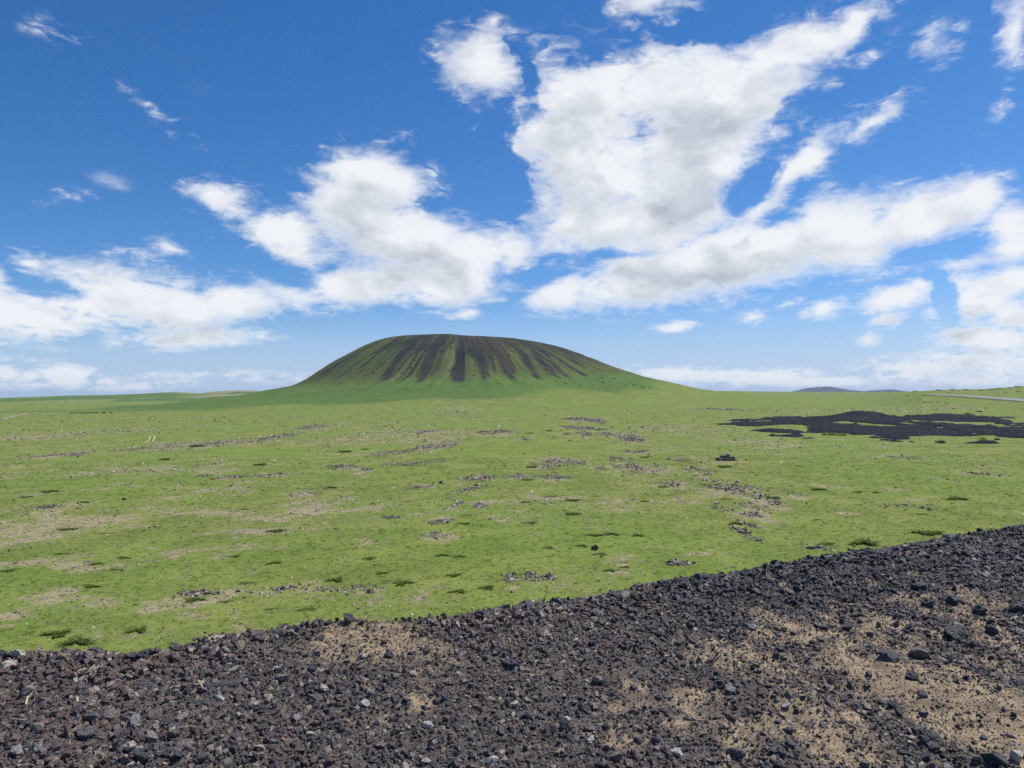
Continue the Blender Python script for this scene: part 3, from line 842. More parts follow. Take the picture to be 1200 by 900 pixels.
for (o, c) in zip(OUT, _OUTC):
    px, py, w, dep, tilt, dark, dens, label = o
    d = np.linalg.norm(c - CAM)
    m_px = d / F_PX
    W = w * m_px * 1.08; D = max(dep * c[1] ** 2 / (F_PX * 12), 1.0)
    tl = tilt * c[1] ** 2 / (F_PX * 12)
    base = max(.15, .85 * m_px)          # typical half-size of a stone
    n = int(np.clip(W * D / (base * base * 3.6) * dens, 150, 1600))
    uu = rng.uniform(-1, 1, n); 
    core = fbm(uu * 2.2 + px, uu * 0 + py, 77, 3)
    vv = rng.normal(0, .42, n) + core * .55
    x = uu * W / 2 + rng.normal(0, .02 * W, n); y = vv * D * (1.0 - .5 * uu ** 2) + tl * uu * .5
    s = base * np.exp(rng.normal(-.30, .42, n)) * (1.25 - .55 * np.abs(uu))
    s = np.clip(s, base * .3, base * 2.3)
    gx_, gy_ = c[0] + x, c[1] + y
    clump = sstep(.0, .5, fbm(gx_ / (W * .16 + .5), gy_ / (D * .5 + .5), 83, 2) + .25)
    s = s * (.62 + .60 * clump)
    gz = base_h(gx_, gy_)
    oz = float(base_h(c[0], c[1]))
    pos = np.stack([x, y, gz - oz + s * .12 * rng.uniform(-1, 1.8, n)], -1)
    scl = s[:, None] * np.stack([rng.uniform(.9, 1.5, n), rng.uniform(.8, 1.2, n), rng.uniform(.55, 1.0, n)], -1)
    tone = np.clip(.78 - .62 * dark + rng.normal(0, .20, n), 0, .97)
    tone[rng.random(n) < .03] = 1
    me = scatter_mesh('rock_outcrop', SMALL, pos, scl, rnd_eul(n, .45), tone)
    ob = new_obj('rock_outcrop', me, M_FIELD, label=label, cat='rock outcrop', group='rock outcrops scattered over the grass plain')
    ob.location = (c[0], c[1], oz)

# dark rock pile and single boulders of the plain
c, _, _ = hit([851], [539.5], fn=base_h); c = c[0]
n = 150
a_ = rng.uniform(0, 6.28, n); q = np.sqrt(rng.random(n))
x = q * np.cos(a_) * 1.75; y = q * np.sin(a_) * 1.3; hz = np.maximum(0, .95 * (1 - q ** 2) * rng.uniform(.3, 1.05, n)) + .08
me = scatter_mesh('rock_pile', SMALL, np.stack([x, y, hz], -1), np.stack([rng.uniform(.16, .42, n)] * 3, -1), rnd_eul(n, 1), np.clip(rng.normal(.02, .10, n), 0, .6))
me.materials.append(M_FIELD)
ob = new_obj('rock_pile', me, None, label='heap of black rocks alone in the grass below the left end of the lava field', cat='rock pile'); ob.location = (c[0], c[1], float(base_h(c[0], c[1])))

BIG = [hull_rock(100 + i, 20, .85, 3, .22) for i in range(16)]
for (px, py, w, tn, hh, lab) in [(697, 644.5, 9.5, .08, .85, 'lone dark boulder with a sunlit top in mid plain, above the gravel crest'),
                             (516, 566.5, 5.5, .05, .9, 'small black boulder beside the curved rock row in mid plain'), (599, 694.5, 6, .1, .6, 'small dark rock in the grass just above the middle of the crest'),
                             (813, 660.5, 5, .05, .8, 'small dark rock close above the crest, right of the middle'), (145, 586, 4.5, .02, .8, 'small black rock alone on bright grass, left plain'),
                             (874, 539, 2.6, .02, .9, 'single small stone to the right of the heap of black rocks'), (811, 560, 4.2, 1, .6, 'single white stone left of the winding rock chain'),
                             (167, 525.5, 3.6, .02, .8, 'small black rock between the wheel ruts and the long ridge'), (861, 590, 2.6, .02, .9, 'small black stone left of the pale clump of the winding chain'),
                             (933, 538, 2, .9, .7, 'pale pebble below the left half of the lava field')]:
    c, dd, _ = hit([px], [py], fn=base_h); c = c[0]; s = w * dd[0] / F_PX * .5
    V, Fc = BIG[int(px) % 16]
    k = s / np.abs(V[:, 0]).max()
    me = mesh_np('boulder', V * [k, k, k * hh / np.abs(V[:, 2]).max()], Fc, False)
    attr(me, 'tone', np.full(len(V), tn)); 
    ob = new_obj('boulder', me, M_FIELD, label=lab, cat='boulder', group='single rocks lying on the plain'); ob.location = (c[0], c[1], float(base_h(c[0], c[1])) + s * .45 * hh)


# ------------------------------------------------------------------ loose stones over the plain (uncountable)
def plain_points(n, pymin, pymax, power=1.0):
    px = rng.uniform(-160, 1360, n); py = pymin + (pymax - pymin) * rng.random(n) ** power
    # uniform over ground: distances from the photo band
    d1, d0 = 12 * F_PX / (pymin - 461), 12 * F_PX / (pymax - 461)
    Y = np.sqrt(rng.uniform(d0 ** 2, d1 ** 2, n)) if power == 0 else np.exp(rng.uniform(math.log(d0), math.log(d1), n))
    X = (px - 600) / F_PX * Y
    return X, Y


X, Y = plain_points(110000, 474, 790)
dv = dry_at(X, Y)
keep = rng.random(len(X)) < np.clip(dv * 1.7 - .16, .08, 1)
X, Y, dv = X[keep], Y[keep], dv[keep]
n = len(X)
s = np.clip((.022 + .0011 * Y) * np.exp(rng.normal(-.35, .45, n)), .02, .6)
me = scatter_mesh('loose_stones', SMALL[:8], np.stack([X, Y, base_h(X, Y) + s * .1], -1), s[:, None] * np.stack([rng.uniform(.8, 1.5, n), np.ones(n), rng.uniform(.4, .9, n)], -1), rnd_eul(n, .3),
                  np.clip(rng.choice([.1, .5, .75, .95], n, p=[.25, .3, .25, .2]) + rng.normal(0, .1, n), 0, 1))
new_obj('loose_stones', me, M_FIELD, kind='stuff', label='small stones strewn in the grass of the plain')


# ------------------------------------------------------------------ tufts, short grass, shrubs
def blades(n, rad, h, wd, lean=.5, seed=0):
    r = np.random.default_rng(seed)
    a = r.uniform(0, 6.28, n); q = rad * np.sqrt(r.random(n)) * .75
    bx, by = q * np.cos(a), q * np.sin(a)
    da = a + r.normal(0, .6, n); L = h * r.uniform(.55, 1.1, n); ln = lean * r.uniform(.3, 1.2, n) * (0.4 + q / rad)
    w = wd * r.uniform(.6, 1.3, n)
    px_, py_ = -np.sin(da) * w, np.cos(da) * w
    V = np.empty((n, 5, 3))
    V[:, 0] = np.stack([bx - px_, by - py_, np.full(n, -.03 * h)], -1); V[:, 1] = np.stack([bx + px_, by + py_, np.full(n, -.03 * h)], -1)
    mx, my = bx + np.cos(da) * L * ln * .35, by + np.sin(da) * L * ln * .35
    V[:, 2] = np.stack([mx - px_ * .7, my - py_ * .7, L * .6], -1); V[:, 3] = np.stack([mx + px_ * .7, my + py_ * .7, L * .6], -1)
    V[:, 4] = np.stack([bx + np.cos(da) * L * ln, by + np.sin(da) * L * ln, L * (1 - .25 * ln)], -1)
    b0 = np.arange(n)[:, None] * 5
    Fc = np.concatenate([b0 + [0, 1, 3], b0 + [0, 3, 2], b0 + [2, 3, 4]])
    tn = np.repeat(np.clip(r.normal(.45, .3, n), 0, 1)[:, None], 5, 1); 
    return V.reshape(-1, 3), Fc, tn.ravel()


TUFT_ME = []
for i in range(6):
    V, Fc, tn = blades(300, .5, .40, .022, 1.0, 900 + i)
    a_t = np.arctan2(V[:, 1], V[:, 0]); V[:, :2] *= (1 + .45 * np.sin(a_t * 3 + i) + .25 * np.sin(a_t * 5 + 2 * i))[:, None]
    # irregular outline: two or three lobes
    me = mesh_np('grass_tuft', V * [1, .8 + .06 * i, 1], Fc, False); attr(me, 'tone', tn); me.materials.append(M_TUFT); TUFT_ME.append(me)

NT_ = [(698, 628, 15, 'dark green tuft above the lone boulder, left one of a pair'), (715, 626.5, 16, 'dark green tuft above the lone boulder, right one of a pair'), (747, 628, 13, 'tuft to the right of the pair above the lone boulder'),
       (682, 640, 13, 'pale tuft left of the lone boulder'), (643, 642, 11, 'round tuft farther left of the lone boulder'), (623, 613, 12, 'single tuft above and left of the lone boulder'), (672, 587, 13, 'dark tuft right beside the tan slanting rubble'),
       (615, 589, 10, 'small tuft left of the tan slanting rubble'), (670, 603, 16, 'flat wide tuft below the tan slanting rubble'), (715, 669, 13, 'bright tuft below the lone boulder near the crest'), (733, 665, 10, 'small tuft right of the bright tuft near the crest'),
       (572, 689, 15, 'round green tuft left of the knot of flat grey rocks'), (532, 675, 14, 'green tuft at the right end of the near rock line'), (472, 684, 18, 'pale wide tuft on the right end of the near rock line'), (447, 672, 13, 'tuft above the right end of the near rock line'),
       (518, 651, 15, 'wide tuft below the pale rubble in the centre'), (545, 614, 13, 'tuft right of the dark trickle of stones'), (433, 655, 12, 'tuft left of centre in the clean near grass'), (107, 688, 16, 'dark tuft above the left part of the near rock line'),
       (227, 704, 18, 'large tuft touching the left part of the near rock line'), (90, 753, 30, 'largest tuft at the lower left, right behind the gravel crest'), (162, 739, 18, 'flat tuft behind the left crest, right of the largest tuft'), (68, 744, 22, 'faint low tuft above the largest tuft at the lower left'),
       (325, 623, 18, 'dark tuft under a pale streak left of centre'), (78, 621, 15, 'tuft inside the dry pale soil on the far left'), (145, 654, 12, 'tuft on the pale soil line, left plain'), (112, 661, 12, 'low tuft under the pale soil line, left plain'),
       (393, 680, 18, 'tuft above the thin dark part of the near rock line'), (10, 669, 12, 'tuft at the left border under the pale soil line'), (1013, 637, 26, 'large bright green tuft close to the right crest'), (1087, 626, 24, 'wide green tuft close to the crest, farther right'),
       (970, 638, 14, 'pale tuft left of the large bright tuft near the right crest'), (958, 574, 15, 'dark flat tuft on the open right plain'), (1120, 585, 18, 'flat tuft right of the long grey outcrop'), (862, 614, 14, 'green tuft at the left of the low dark clump of the winding chain'),
       (908, 584, 13, 'green tuft on top of the rightmost clump of the winding chain'), (1006, 577, 9, 'small tuft left of the long grey outcrop'), (1027, 577.5, 9, 'small tuft just above the long grey outcrop'), (849, 547.5, 14, 'low olive tuft below the heap of black rocks'),
       (321, 660, 15, 'tuft in the clean grass above the near rock line'), (276, 652, 10, 'small tuft right of the pale soil line'), (58, 577, 13, 'tuft on the left plain above the thin dark outcrop'), (30, 583, 10, 'small tuft near the left border, beside dry soil'),
       (98, 589, 11, 'tuft right of the thin dark outcrop, left plain'), (622, 548, 12, 'tuft above the brown rock row in mid plain'), (621, 508, 10, 'flat green tuft beside the tiny blackish outcrop'), (644, 505, 7, 'small tuft left of the stack of three outcrops'),
       (757, 536, 11, 'flat green tuft right of the compact grey outcrop'), (618, 563, 11, 'dark tuft under the brown rock row in mid plain'), (777, 571, 10, 'tuft at the left of the pale tan rubble strip'), (755, 588, 9, 'dark tuft below the pale tan rubble strip'),
       (194, 539, 11, 'dark flat tuft below the left end of the long ridge'), (306, 545, 13, 'dark flat tuft in smooth green grass below the long ridge'), (232, 523.5, 13, 'olive tuft under the middle of the long ridge'), (404, 530, 12, 'dark tuft left of the large central ridge'),
       (427, 527, 8, 'small dark tuft between that flat tuft and the central ridge'), (437, 591, 8, 'small dark tuft on bright grass left of centre'), (388, 572, 14, 'dark tuft at the top of the brown rubble left of centre')]
tcol = 0
for (px, py, w, lab) in NT_:
    c, dd, _ = hit([px], [py], fn=base_h); c = c[0]
    s = w * dd[0] / F_PX
    ob = new_obj('grass_tuft', TUFT_ME[tcol % 6], label=lab, cat='grass tuft', group='grass tufts on the plain'); tcol += 1
    ob.location = (c[0], c[1], float(base_h(c[0], c[1])) - .02); ob.rotation_euler = (0, 0, rng.uniform(-.4, .4)); ob.scale = (s, s * rng.uniform(.6, 1), s * .48 * rng.uniform(.8, 1.2))
cnt = 0
while cnt < 90:
    px = rng.uniform(0, 1200); py = 470 + 250 * rng.random() ** 1.6
    cy = np.interp(px, CREST[:, 0], CREST[:, 1])
    if py > cy - 12 or (860 < px and 483 < py < 520): continue
    if any(abs(px - q[0]) < 16 and abs(py - q[1]) < 7 for q in NT_): continue
    c, dd, ok = hit([px], [py], fn=base_h)
    if not ok[0]: continue
    c = c[0]; s = max(rng.uniform(.4, .85), 3.0 * dd[0] / F_PX)
    ob = new_obj('grass_tuft', TUFT_ME[int(rng.integers(6))], label='small flat green tuft, one of many alike in the open grass', cat='grass tuft', group='small tufts dotted over the open plain')
    ob.location = (c[0], c[1], float(base_h(c[0], c[1])) - .02); ob.rotation_euler = (0, 0, rng.uniform(-.4, .4)); ob.scale = (s * 1.2, s * .8, s * .42 * rng.uniform(.6, 1.1))
    cnt += 1


def leafball(n, seed, sz=.09):
    r = np.random.default_rng(seed)
    lob = r.uniform(-.6, .6, (5, 2)); k = r.integers(0, 5, n)
    d = r.normal(size=(n, 3)); d /= np.linalg.norm(d, axis=1, keepdims=True); d[:, 2] = np.abs(d[:, 2])
    q = r.uniform(.55, 1, (n, 1)) ** .5 * r.uniform(.4, .6, (n, 1))
    c = d * q; c[:, 0] += lob[k, 0] * .8; c[:, 1] += lob[k, 1] * .8
    a = r.normal(size=(n, 3)); a /= np.linalg.norm(a, axis=1, keepdims=True); b = np.cross(a, d); b /= np.linalg.norm(b, axis=1, keepdims=True) + 1e-6
    s = sz * r.uniform(.5, 1.3, (n, 1))
    V = np.stack([c - a * s, c + b * s * .6, c + a * s, c - b * s * .6], 1).reshape(-1, 3)
    b0 = np.arange(n)[:, None] * 4
    return V, np.concatenate([b0 + [0, 1, 2], b0 + [0, 2, 3]]), np.repeat(r.random(n), 4)


SH_ME = {}
for nm, mt in (('dark', M_SHRUB), ('fresh', M_SHRUBG)):
    SH_ME[nm] = []
    for i in range(4):
        V, Fc, tn = leafball(420, 40 + i)
        me = mesh_np('shrub', V, Fc, False); attr(me, 'tone', tn); me.materials.append(mt); SH_ME[nm].append(me)


def shrub(px, py, w, hratio, kind, label, group, fn=ground_h, tmin=15.):
    c, dd, ok = hit([px], [py], tmin, fn=fn)
    if not ok[0]: return
    c = c[0]; s = w * dd[0] / F_PX / 1.7
    ob = new_obj('shrub', SH_ME[kind][int(rng.integers(4))], label=label, cat='shrub', group=group)
    ob.location = (c[0], c[1], c[2] - .05 * s); ob.rotation_euler = (0, 0, rng.uniform(0, 6.28)); ob.scale = (s, s, s * hratio)


g = 'shrubs along the near edge of the lava field'
for (px, py, w, k, lab) in [(966, 510, 12, 'fresh', 'bright green shrub at the lava edge, left one of three'), (977, 510, 13, 'fresh', 'bright green shrub at the lava edge, middle one of three'), (989, 510.5, 12, 'fresh', 'bright green shrub at the lava edge, right one of three'),
                            (1152, 504.5, 10, 'fresh', 'green shrub standing inside the lava field on the right'), (1067, 518, 6, 'dark', 'very dark shrub under the lava field edge, right of the middle'), (1101, 519, 13, 'dark', 'dark grey green shrub below the lava field'),
                            (1150, 515, 10, 'fresh', 'green shrub on the strip below the lava field, near the right edge'), (1169, 515.5, 9, 'dark', 'dark shrub on the strip below the lava field, nearest the right edge'), (936, 498, 8, 'fresh', 'small green shrub inside the left tongue of the lava field'),
                            (898, 490.5, 10, 'dark', 'dark shrub on the upper left border of the lava field')]:
    shrub(px, py, w, .75, k, lab, g, base_h)
for px in (83, 88, 93, 97, 101, 105, 109, 114, 121, 130):
    shrub(px, 484.4 - .01 * (px - 83), rng.uniform(3.4, 5.5), .9, 'dark', 'dark shrub in the row at the end of the pale path, far left', 'row of shrubs in the far shallow valley', base_h)
# shrubs dotted on the cone
VS = [(433, 399.5), (487, 404), (469, 403), (486, 422), (482, 431), (438, 437), (428, 440), (413, 425), (400, 440), (446, 448), (421, 450), (528, 407), (525, 434), (556, 428), (557, 434), (555, 440), (578, 421), (579, 431), (565, 449),
      (584, 450), (597, 417), (619, 433), (641, 439), (637, 435), (628, 431), (614, 449), (641, 450), (623, 454), (684, 433), (688, 445), (700, 445), (707, 448), (715, 447), (720, 450), (728, 449), (705, 443), (713, 453), (733, 452), (742, 451),
      (374, 447), (400, 449.5), (449, 460), (463, 462), (477, 456), (505, 453), (373, 444), (500, 430), (471, 437), (458, 426), (543, 415), (550, 411), (600, 440), (652, 452), (662, 450), (672, 448), (680, 452), (720, 444), (726, 454), (753, 454), (748, 449), (761, 455)]
for (px, py) in VS:
    shrub(px, py, rng.uniform(2.2, 4.6), .7, 'dark', 'small dark shrub dotting the slope of the volcano', 'shrubs dotted over the slope of the volcano', ground_h, 500.)
for (px, py) in [(601, 397.5), (606, 397.6), (620, 398.8), (612, 398.2), (597, 396.6), (542, 391.5)]:
    shrub(px, py + 1, rng.uniform(2, 3), .9, 'dark', 'small dark shrub standing on the rim of the volcano against the sky', 'shrubs on the rim of the volcano', ground_h, 500.)
for (px, py, w) in [(1084, 472, 6), (1090, 471.5, 6), (1098, 472.2, 5), (1109, 472.5, 5), (1112, 460.6, 5), (1117, 456.8, 6), (1133, 457, 7), (1151, 458, 6), (1162, 456.8, 6), (1171, 456, 7), (1178, 460.5, 5), (1063, 464, 6), (1155, 478.5, 5), (1149, 482.5, 8), (1118, 479, 5), (1134, 485, 8),
                    (1185, 455, 7), (1192, 453.6, 8), (1100, 457.5, 7), (1072, 458.6, 6), (1194, 459, 5)]:
    shrub(px, py, w, .5, 'dark', 'low dark shrub on the grass around the far road', 'low shrubs on the grass around the far road', base_h)

# short grass clumps close to the bank, beyond counting
X, Y = plain_points(52000, 535, 790)
dv = dry_at(X, Y); keep = rng.random(len(X)) < np.clip(1.05 - 1.3 * dv, .1, 1)
X, Y = X[keep], Y[keep]; n = len(X)
GV = []
for i in range(8):
    V, Fc, tn = blades(9, .5, .5, .06, .9, 70 + i); GV.append((V, Fc))
s = (.05 + .0016 * Y) * np.exp(rng.normal(0, .35, n))
me = scatter_mesh('grass', GV, np.stack([X, Y, base_h(X, Y)], -1), np.stack([s * 2.2, s * 1.6, s * .42], -1), np.stack([np.zeros(n), np.zeros(n), rng.uniform(0, 6.28, n)], -1), np.clip(rng.normal(.5, .28, n), 0, 1))
new_obj('grass', me, M_BLADE, kind='stuff', label='short grass of the near plain')

# ------------------------------------------------------------------ stones of the gravel bank
def bank_point(px, py):
    p, t, ok = bank_hit([px], [py])
    return (p[0], t[0]) if ok[0] else (None, None)


STONE_ME = []
for i in range(22):
    V, Fc = hull_rock(300 + i, 17, .8, 3, .11)
    V /= np.abs(V[:, 0]).max()
    me = mesh_np('stone', V, Fc, False); me.materials.append(M_STONE); STONE_ME.append(me)

HAND = [  # px, py, width px, tone, flatness, label
 (1077, 690, 15, .02, .9, 'black stone high on the right bank, leftmost of a loose row of black stones'), (1087, 710, 14, .0, .9, 'black stone below the leftmost stone of the loose black row'), (1115, 707, 13, .0, .9, 'black stone in the middle of the loose row, left one of a touching pair'),
 (1124, 706, 10, .05, .9, 'black stone in the middle of the loose row, right one of a touching pair'), (1148, 719, 15, .02, .8, 'angular black stone below the touching pair, right bank'), (1162, 731, 9, .0, .9, 'small black stone above the large round one near the right edge'),
 (1121, 748, 24, .03, .85, 'largest round blue black stone of the right bank'), (1161, 742, 15, .05, .8, 'dark blue stone right of the largest round stone'), (1065, 738, 12, .03, .8, 'dark stone left of the largest round stone'), (1079, 771, 20, .36, .65, 'long dark maroon stone lying down the right slope'),
 (1195, 718, 20, .03, .7, 'big black stone cut by the right border of the view'), (1143, 688, 9, .08, .8, 'small upright dark stone beside pale sand high on the right bank'), (1101, 753, 8, .05, .8, 'small dark stone left of the largest round stone, slightly lower'),
 (1040, 772, 20, .10, .55, 'flat bluish stone left of the long maroon stone'), (1068, 795, 13, .03, .9, 'round black stone below the long maroon stone'), (1083, 869, 15, .1, .75, 'grey stone low on the right bank on sand'), (1083, 890, 14, .0, .9, 'black stone at the lower border, right bank'),
 (1165, 894, 24, .08, .6, 'large flat blue grey stone at the lower right border'), (1192, 891, 11, .95, .9, 'cream stone in the lower right corner'), (863, 886, 20, .30, .75, 'blocky maroon stone at the lower border, right of the middle'), (882, 738, 9, .95, .8, 'cream stone below the crest, right of the middle'),
 (922, 829, 10, .98, .6, 'white flat stone in the right middle of the slope'), (992, 736, 13, .05, .7, 'dark stone at the head of a pale sand run'), (925, 858, 11, .12, .7, 'grey stone low right of the middle, on sand'), (985, 685, 11, .04, .8, 'dark stone high on the right bank near the black gravel edge'),
 (1010, 671, 10, .02, .8, 'black stone in the dark gravel under the right crest'), (1025, 677, 11, .0, .8, 'black stone right of another one in the dark gravel under the right crest'), (935, 693, 12, .03, .8, 'dark stone at the lower edge of the dark gravel, right of the middle'),
 (1170, 641, 11, .02, .7, 'dark round stone under the far right crest'), (1148, 619, 9, .02, 1.1, 'black stone standing up on the far right crest'), (250, 752, 20, .93, .4, 'long pale pinkish slab just under the left crest'), (21, 772, 13, .93, .7, 'tan stone at the far left just under the crest'),
 (10, 783, 14, .93, .5, 'flat tan stone at the far left, below the other tan one'), (31, 815, 15, .70, .8, 'blue grey stone on the left with a white twig beside it'), (105, 843, 22, .2, .6, 'large dark grey stone at the lower left beside the pinkish block'), (130, 842, 17, .64, .7, 'large pinkish grey stone at the lower left, left part of a pair'),
 (152, 845, 19, .62, .7, 'large pinkish grey stone at the lower left, right part of a pair'), (53, 824, 14, .56, .7, 'maroon stone on the left between two white twigs'), (104, 826, 12, .76, .6, 'pale grey flat stone beside the twisted white twig'), (100, 861, 26, .3, .4, 'broad flat brown grey stone at the lower left'),
 (197, 823, 10, .58, .9, 'red brown stone left of the middle of the left bank'), (258, 822, 9, .97, .7, 'white stone in the left dark gravel'), (297, 827, 11, .97, .45, 'flat white stone right of the other white one in the left gravel'), (325, 785, 10, .96, .5, 'white stone beside a bluish one, upper left gravel'),
 (272, 788, 9, .8, .7, 'pale grey stone left of centre, upper gravel'), (240, 793, 13, .15, .8, 'dark stone among grey rubble left of centre'), (153, 879, 11, .93, .8, 'tan stone at the lower border left'), (21, 885, 15, .75, .7, 'pale grey stone in the lower left corner'),
 (660, 780, 8, .99, .8, 'small bright white stone right of the middle of the gravel'), (663, 849, 12, .95, .9, 'cream upright stone low in the middle gravel'), (577, 894, 12, .97, .6, 'cream stone at the lower border in the middle'), (500, 854, 12, .95, .7, 'cream oval stone low left of the middle gravel'),
 (499, 894, 11, .96, .6, 'cream stone at the lower border, left of the middle'), (428, 828, 9, .97, .8, 'small cream stone on sand left of the middle'), (425, 772, 8, .97, .8, 'small white stone below the sandy patch of the left crest'), (519, 802, 12, .55, .8, 'brown stone low beside the sandy patch'),
 (597, 781, 22, .16, .7, 'large rough dark grey stone in the middle gravel'), (618, 708, 15, .2, .95, 'purple grey boulder standing on the middle crest'), (607, 712, 9, .3, .8, 'dark stone left of the purple grey boulder on the crest'), (646, 712, 12, .0, 1.1, 'black pointed stone under the middle crest, right of the boulder'),
 (383, 723, 11, .0, 1.0, 'black stone on the left crest, left of the lumpy one'), (406, 720, 16, .15, 1.0, 'lumpy dark stone standing on the left crest over pale sand'), (775, 678, 11, .0, 1.0, 'black stone standing on the crest right of the middle'), (790, 678, 9, .05, .8, 'small black stone right of the standing one on the crest'),
 (567, 737, 8, .88, .8, 'orange pink stone under the middle crest'), (505, 722, 8, .82, .8, 'pale brown stone on the crest left of the middle'), (603, 827, 9, .96, .7, 'cream stone in the middle of the gravel'), (575, 822, 11, .9, .5, 'long tan stone left of the cream one in the middle gravel'),
 (533, 898, 12, .3, .9, 'dark stone at the lower border left of the middle'), (696, 713, 10, .05, .8, 'bluish black stone under the crest right of the middle'), (680, 706, 12, .12, .7, 'dark flat stone on the slope under the crest right of the middle'), (700, 800, 11, .74, .8, 'grey stone right of the middle gravel'),
 (727, 727, 9, .0, .9, 'small black stone on the sandy gravel right of the middle'), (767, 870, 12, .05, .8, 'dark stone beside pale dust low right of the middle'), (75, 757, 12, .05, .9, 'dark angular stone on the far left crest'), (110, 762, 14, .22, .9, 'dark brown grey stone on the left crest'),
 (3, 765, 12, .05, .9, 'dark stone at the left end of the crest'), (163, 766, 17, .0, .6, 'black flat stone under the left crest')]
for i, (px, py, w, tn, fl, lab) in enumerate(HAND):
    p, t = bank_point(px, py)
    if p is None:
        py2 = py
        while p is None and py2 < py + 14:
            py2 += 1; p, t = bank_point(px, py2)
        if p is None: continue
    s = w * t / F_PX * .5 * (1.15 if tn > .65 else 1)
    ob = new_obj('stone', STONE_ME[i % 22], label=lab, cat='stone', group='stones singled out on the gravel bank')
    ob['tone'] = float(min(tn + .03, 1) if tn > .9 else tn)
    ob.location = (p[0], p[1], p[2] + s * fl * (.7 if tn > .65 else .45))
    ob.rotation_euler = (rng.normal(0, .15), rng.normal(0, .15), rng.uniform(-.5, .5)); ob.scale = (s, s * rng.uniform(.8, 1.1), s * fl / .8)


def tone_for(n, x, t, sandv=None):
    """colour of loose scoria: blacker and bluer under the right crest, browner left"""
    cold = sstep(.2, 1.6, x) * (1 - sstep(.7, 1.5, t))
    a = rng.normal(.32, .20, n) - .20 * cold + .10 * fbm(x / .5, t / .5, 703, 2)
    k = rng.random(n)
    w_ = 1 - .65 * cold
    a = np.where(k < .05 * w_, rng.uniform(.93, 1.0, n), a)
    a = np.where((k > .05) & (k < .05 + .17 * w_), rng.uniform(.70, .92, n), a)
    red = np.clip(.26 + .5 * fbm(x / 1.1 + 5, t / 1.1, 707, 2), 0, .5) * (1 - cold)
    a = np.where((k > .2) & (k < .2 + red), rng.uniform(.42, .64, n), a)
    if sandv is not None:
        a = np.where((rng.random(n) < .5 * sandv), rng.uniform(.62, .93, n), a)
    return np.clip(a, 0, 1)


def bank_scatter(n, tmin=-.7, tmax=3.0):
    x = rng.uniform(-4.4, 8.6, n); t = rng.uniform(tmin, tmax, n)
    y = crest_y(x) - t / .91
    return x, y, t


cnt = 0
xs, ys, ts = bank_scatter(9000, -.05, 2.4)
sd_ = sandiness(xs, ys)
for x, y, t, sd1 in zip(xs, ys, ts, sd_):
    if cnt >= 222: break
    z = float(bank_h(np.array(x), np.array(y)))
    qx, qy = proj(np.array([x]), np.array([y]), np.array([z])); qx, qy = qx[0], qy[0]
    if not (5 < qx < 1195 and qy < 895) or rng.random() < sd1 * .75: continue
    if any(abs(qx - h[0]) < 16 and abs(qy - h[1]) < 12 for h in HAND): continue
    d = math.dist((x, y, z), CAM)
    s = rng.uniform(9.5, 14.5) * d / F_PX * .5 * (1.0 if qx < 700 else .9)
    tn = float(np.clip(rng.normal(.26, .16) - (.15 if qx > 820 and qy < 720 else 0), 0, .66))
    side = 'left' if qx < 420 else ('middle' if qx < 800 else 'right')
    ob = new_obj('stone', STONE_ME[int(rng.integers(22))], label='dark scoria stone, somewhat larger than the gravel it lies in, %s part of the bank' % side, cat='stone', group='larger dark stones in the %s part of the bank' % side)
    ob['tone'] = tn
    fl = rng.uniform(.6, .9)
    ob.location = (x, y, z + s * fl * .35); ob.rotation_euler = (rng.normal(0, .3), rng.normal(0, .3), rng.uniform(0, 6.28)); ob.scale = (s, s * rng.uniform(.7, 1), s * fl)
    cnt += 1

# gravel: instanced pebbles, beyond counting
src = bpy.data.collections.new('pebble_shapes')
for i in range(14):
    V, Fc = hull_rock(500 + i, 15, .8, 1, .10); V /= np.abs(V[:, 0]).max()
    me = mesh_np('pebble', V, Fc, False); me.materials.append(M_GRAVEL)
    src.objects.link(bpy.data.objects.new('pebble', me))


def gravel_tree():
    g_ = bpy.data.node_groups.new('pebbles', 'GeometryNodeTree')
    g_.interface.new_socket('Geometry', in_out='INPUT', socket_type='NodeSocketGeometry')
    g_.interface.new_socket('Geometry', in_out='OUTPUT', socket_type='NodeSocketGeometry')
    N = g_.nodes; L = g_.links
    gi = N.new('NodeGroupInput'); go = N.new('NodeGroupOutput')
    ci = N.new('GeometryNodeCollectionInfo'); ci.inputs['Collection'].default_value = src; ci.inputs['Separate Children'].default_value = True; ci.inputs['Reset Children'].default_value = True
    ip = N.new('GeometryNodeInstanceOnPoints'); ip.inputs['Pick Instance'].default_value = True

    def na(name, typ):
        a = N.new('GeometryNodeInputNamedAttribute'); a.data_type = typ; a.inputs['Name'].default_value = name
        return a.outputs['Attribute']
    L.new(gi.outputs[0], ip.inputs['Points']); L.new(ci.outputs[0], ip.inputs['Instance'])
    L.new(na('pick', 'INT'), ip.inputs['Instance Index'])
    e = N.new('FunctionNodeEulerToRotation'); L.new(na('turn', 'FLOAT_VECTOR'), e.inputs[0]); L.new(e.outputs[0], ip.inputs['Rotation'])
    L.new(na('size', 'FLOAT_VECTOR'), ip.inputs['Scale'])
    L.new(ip.outputs[0], go.inputs[0])
    return g_


GT_ = gravel_tree()


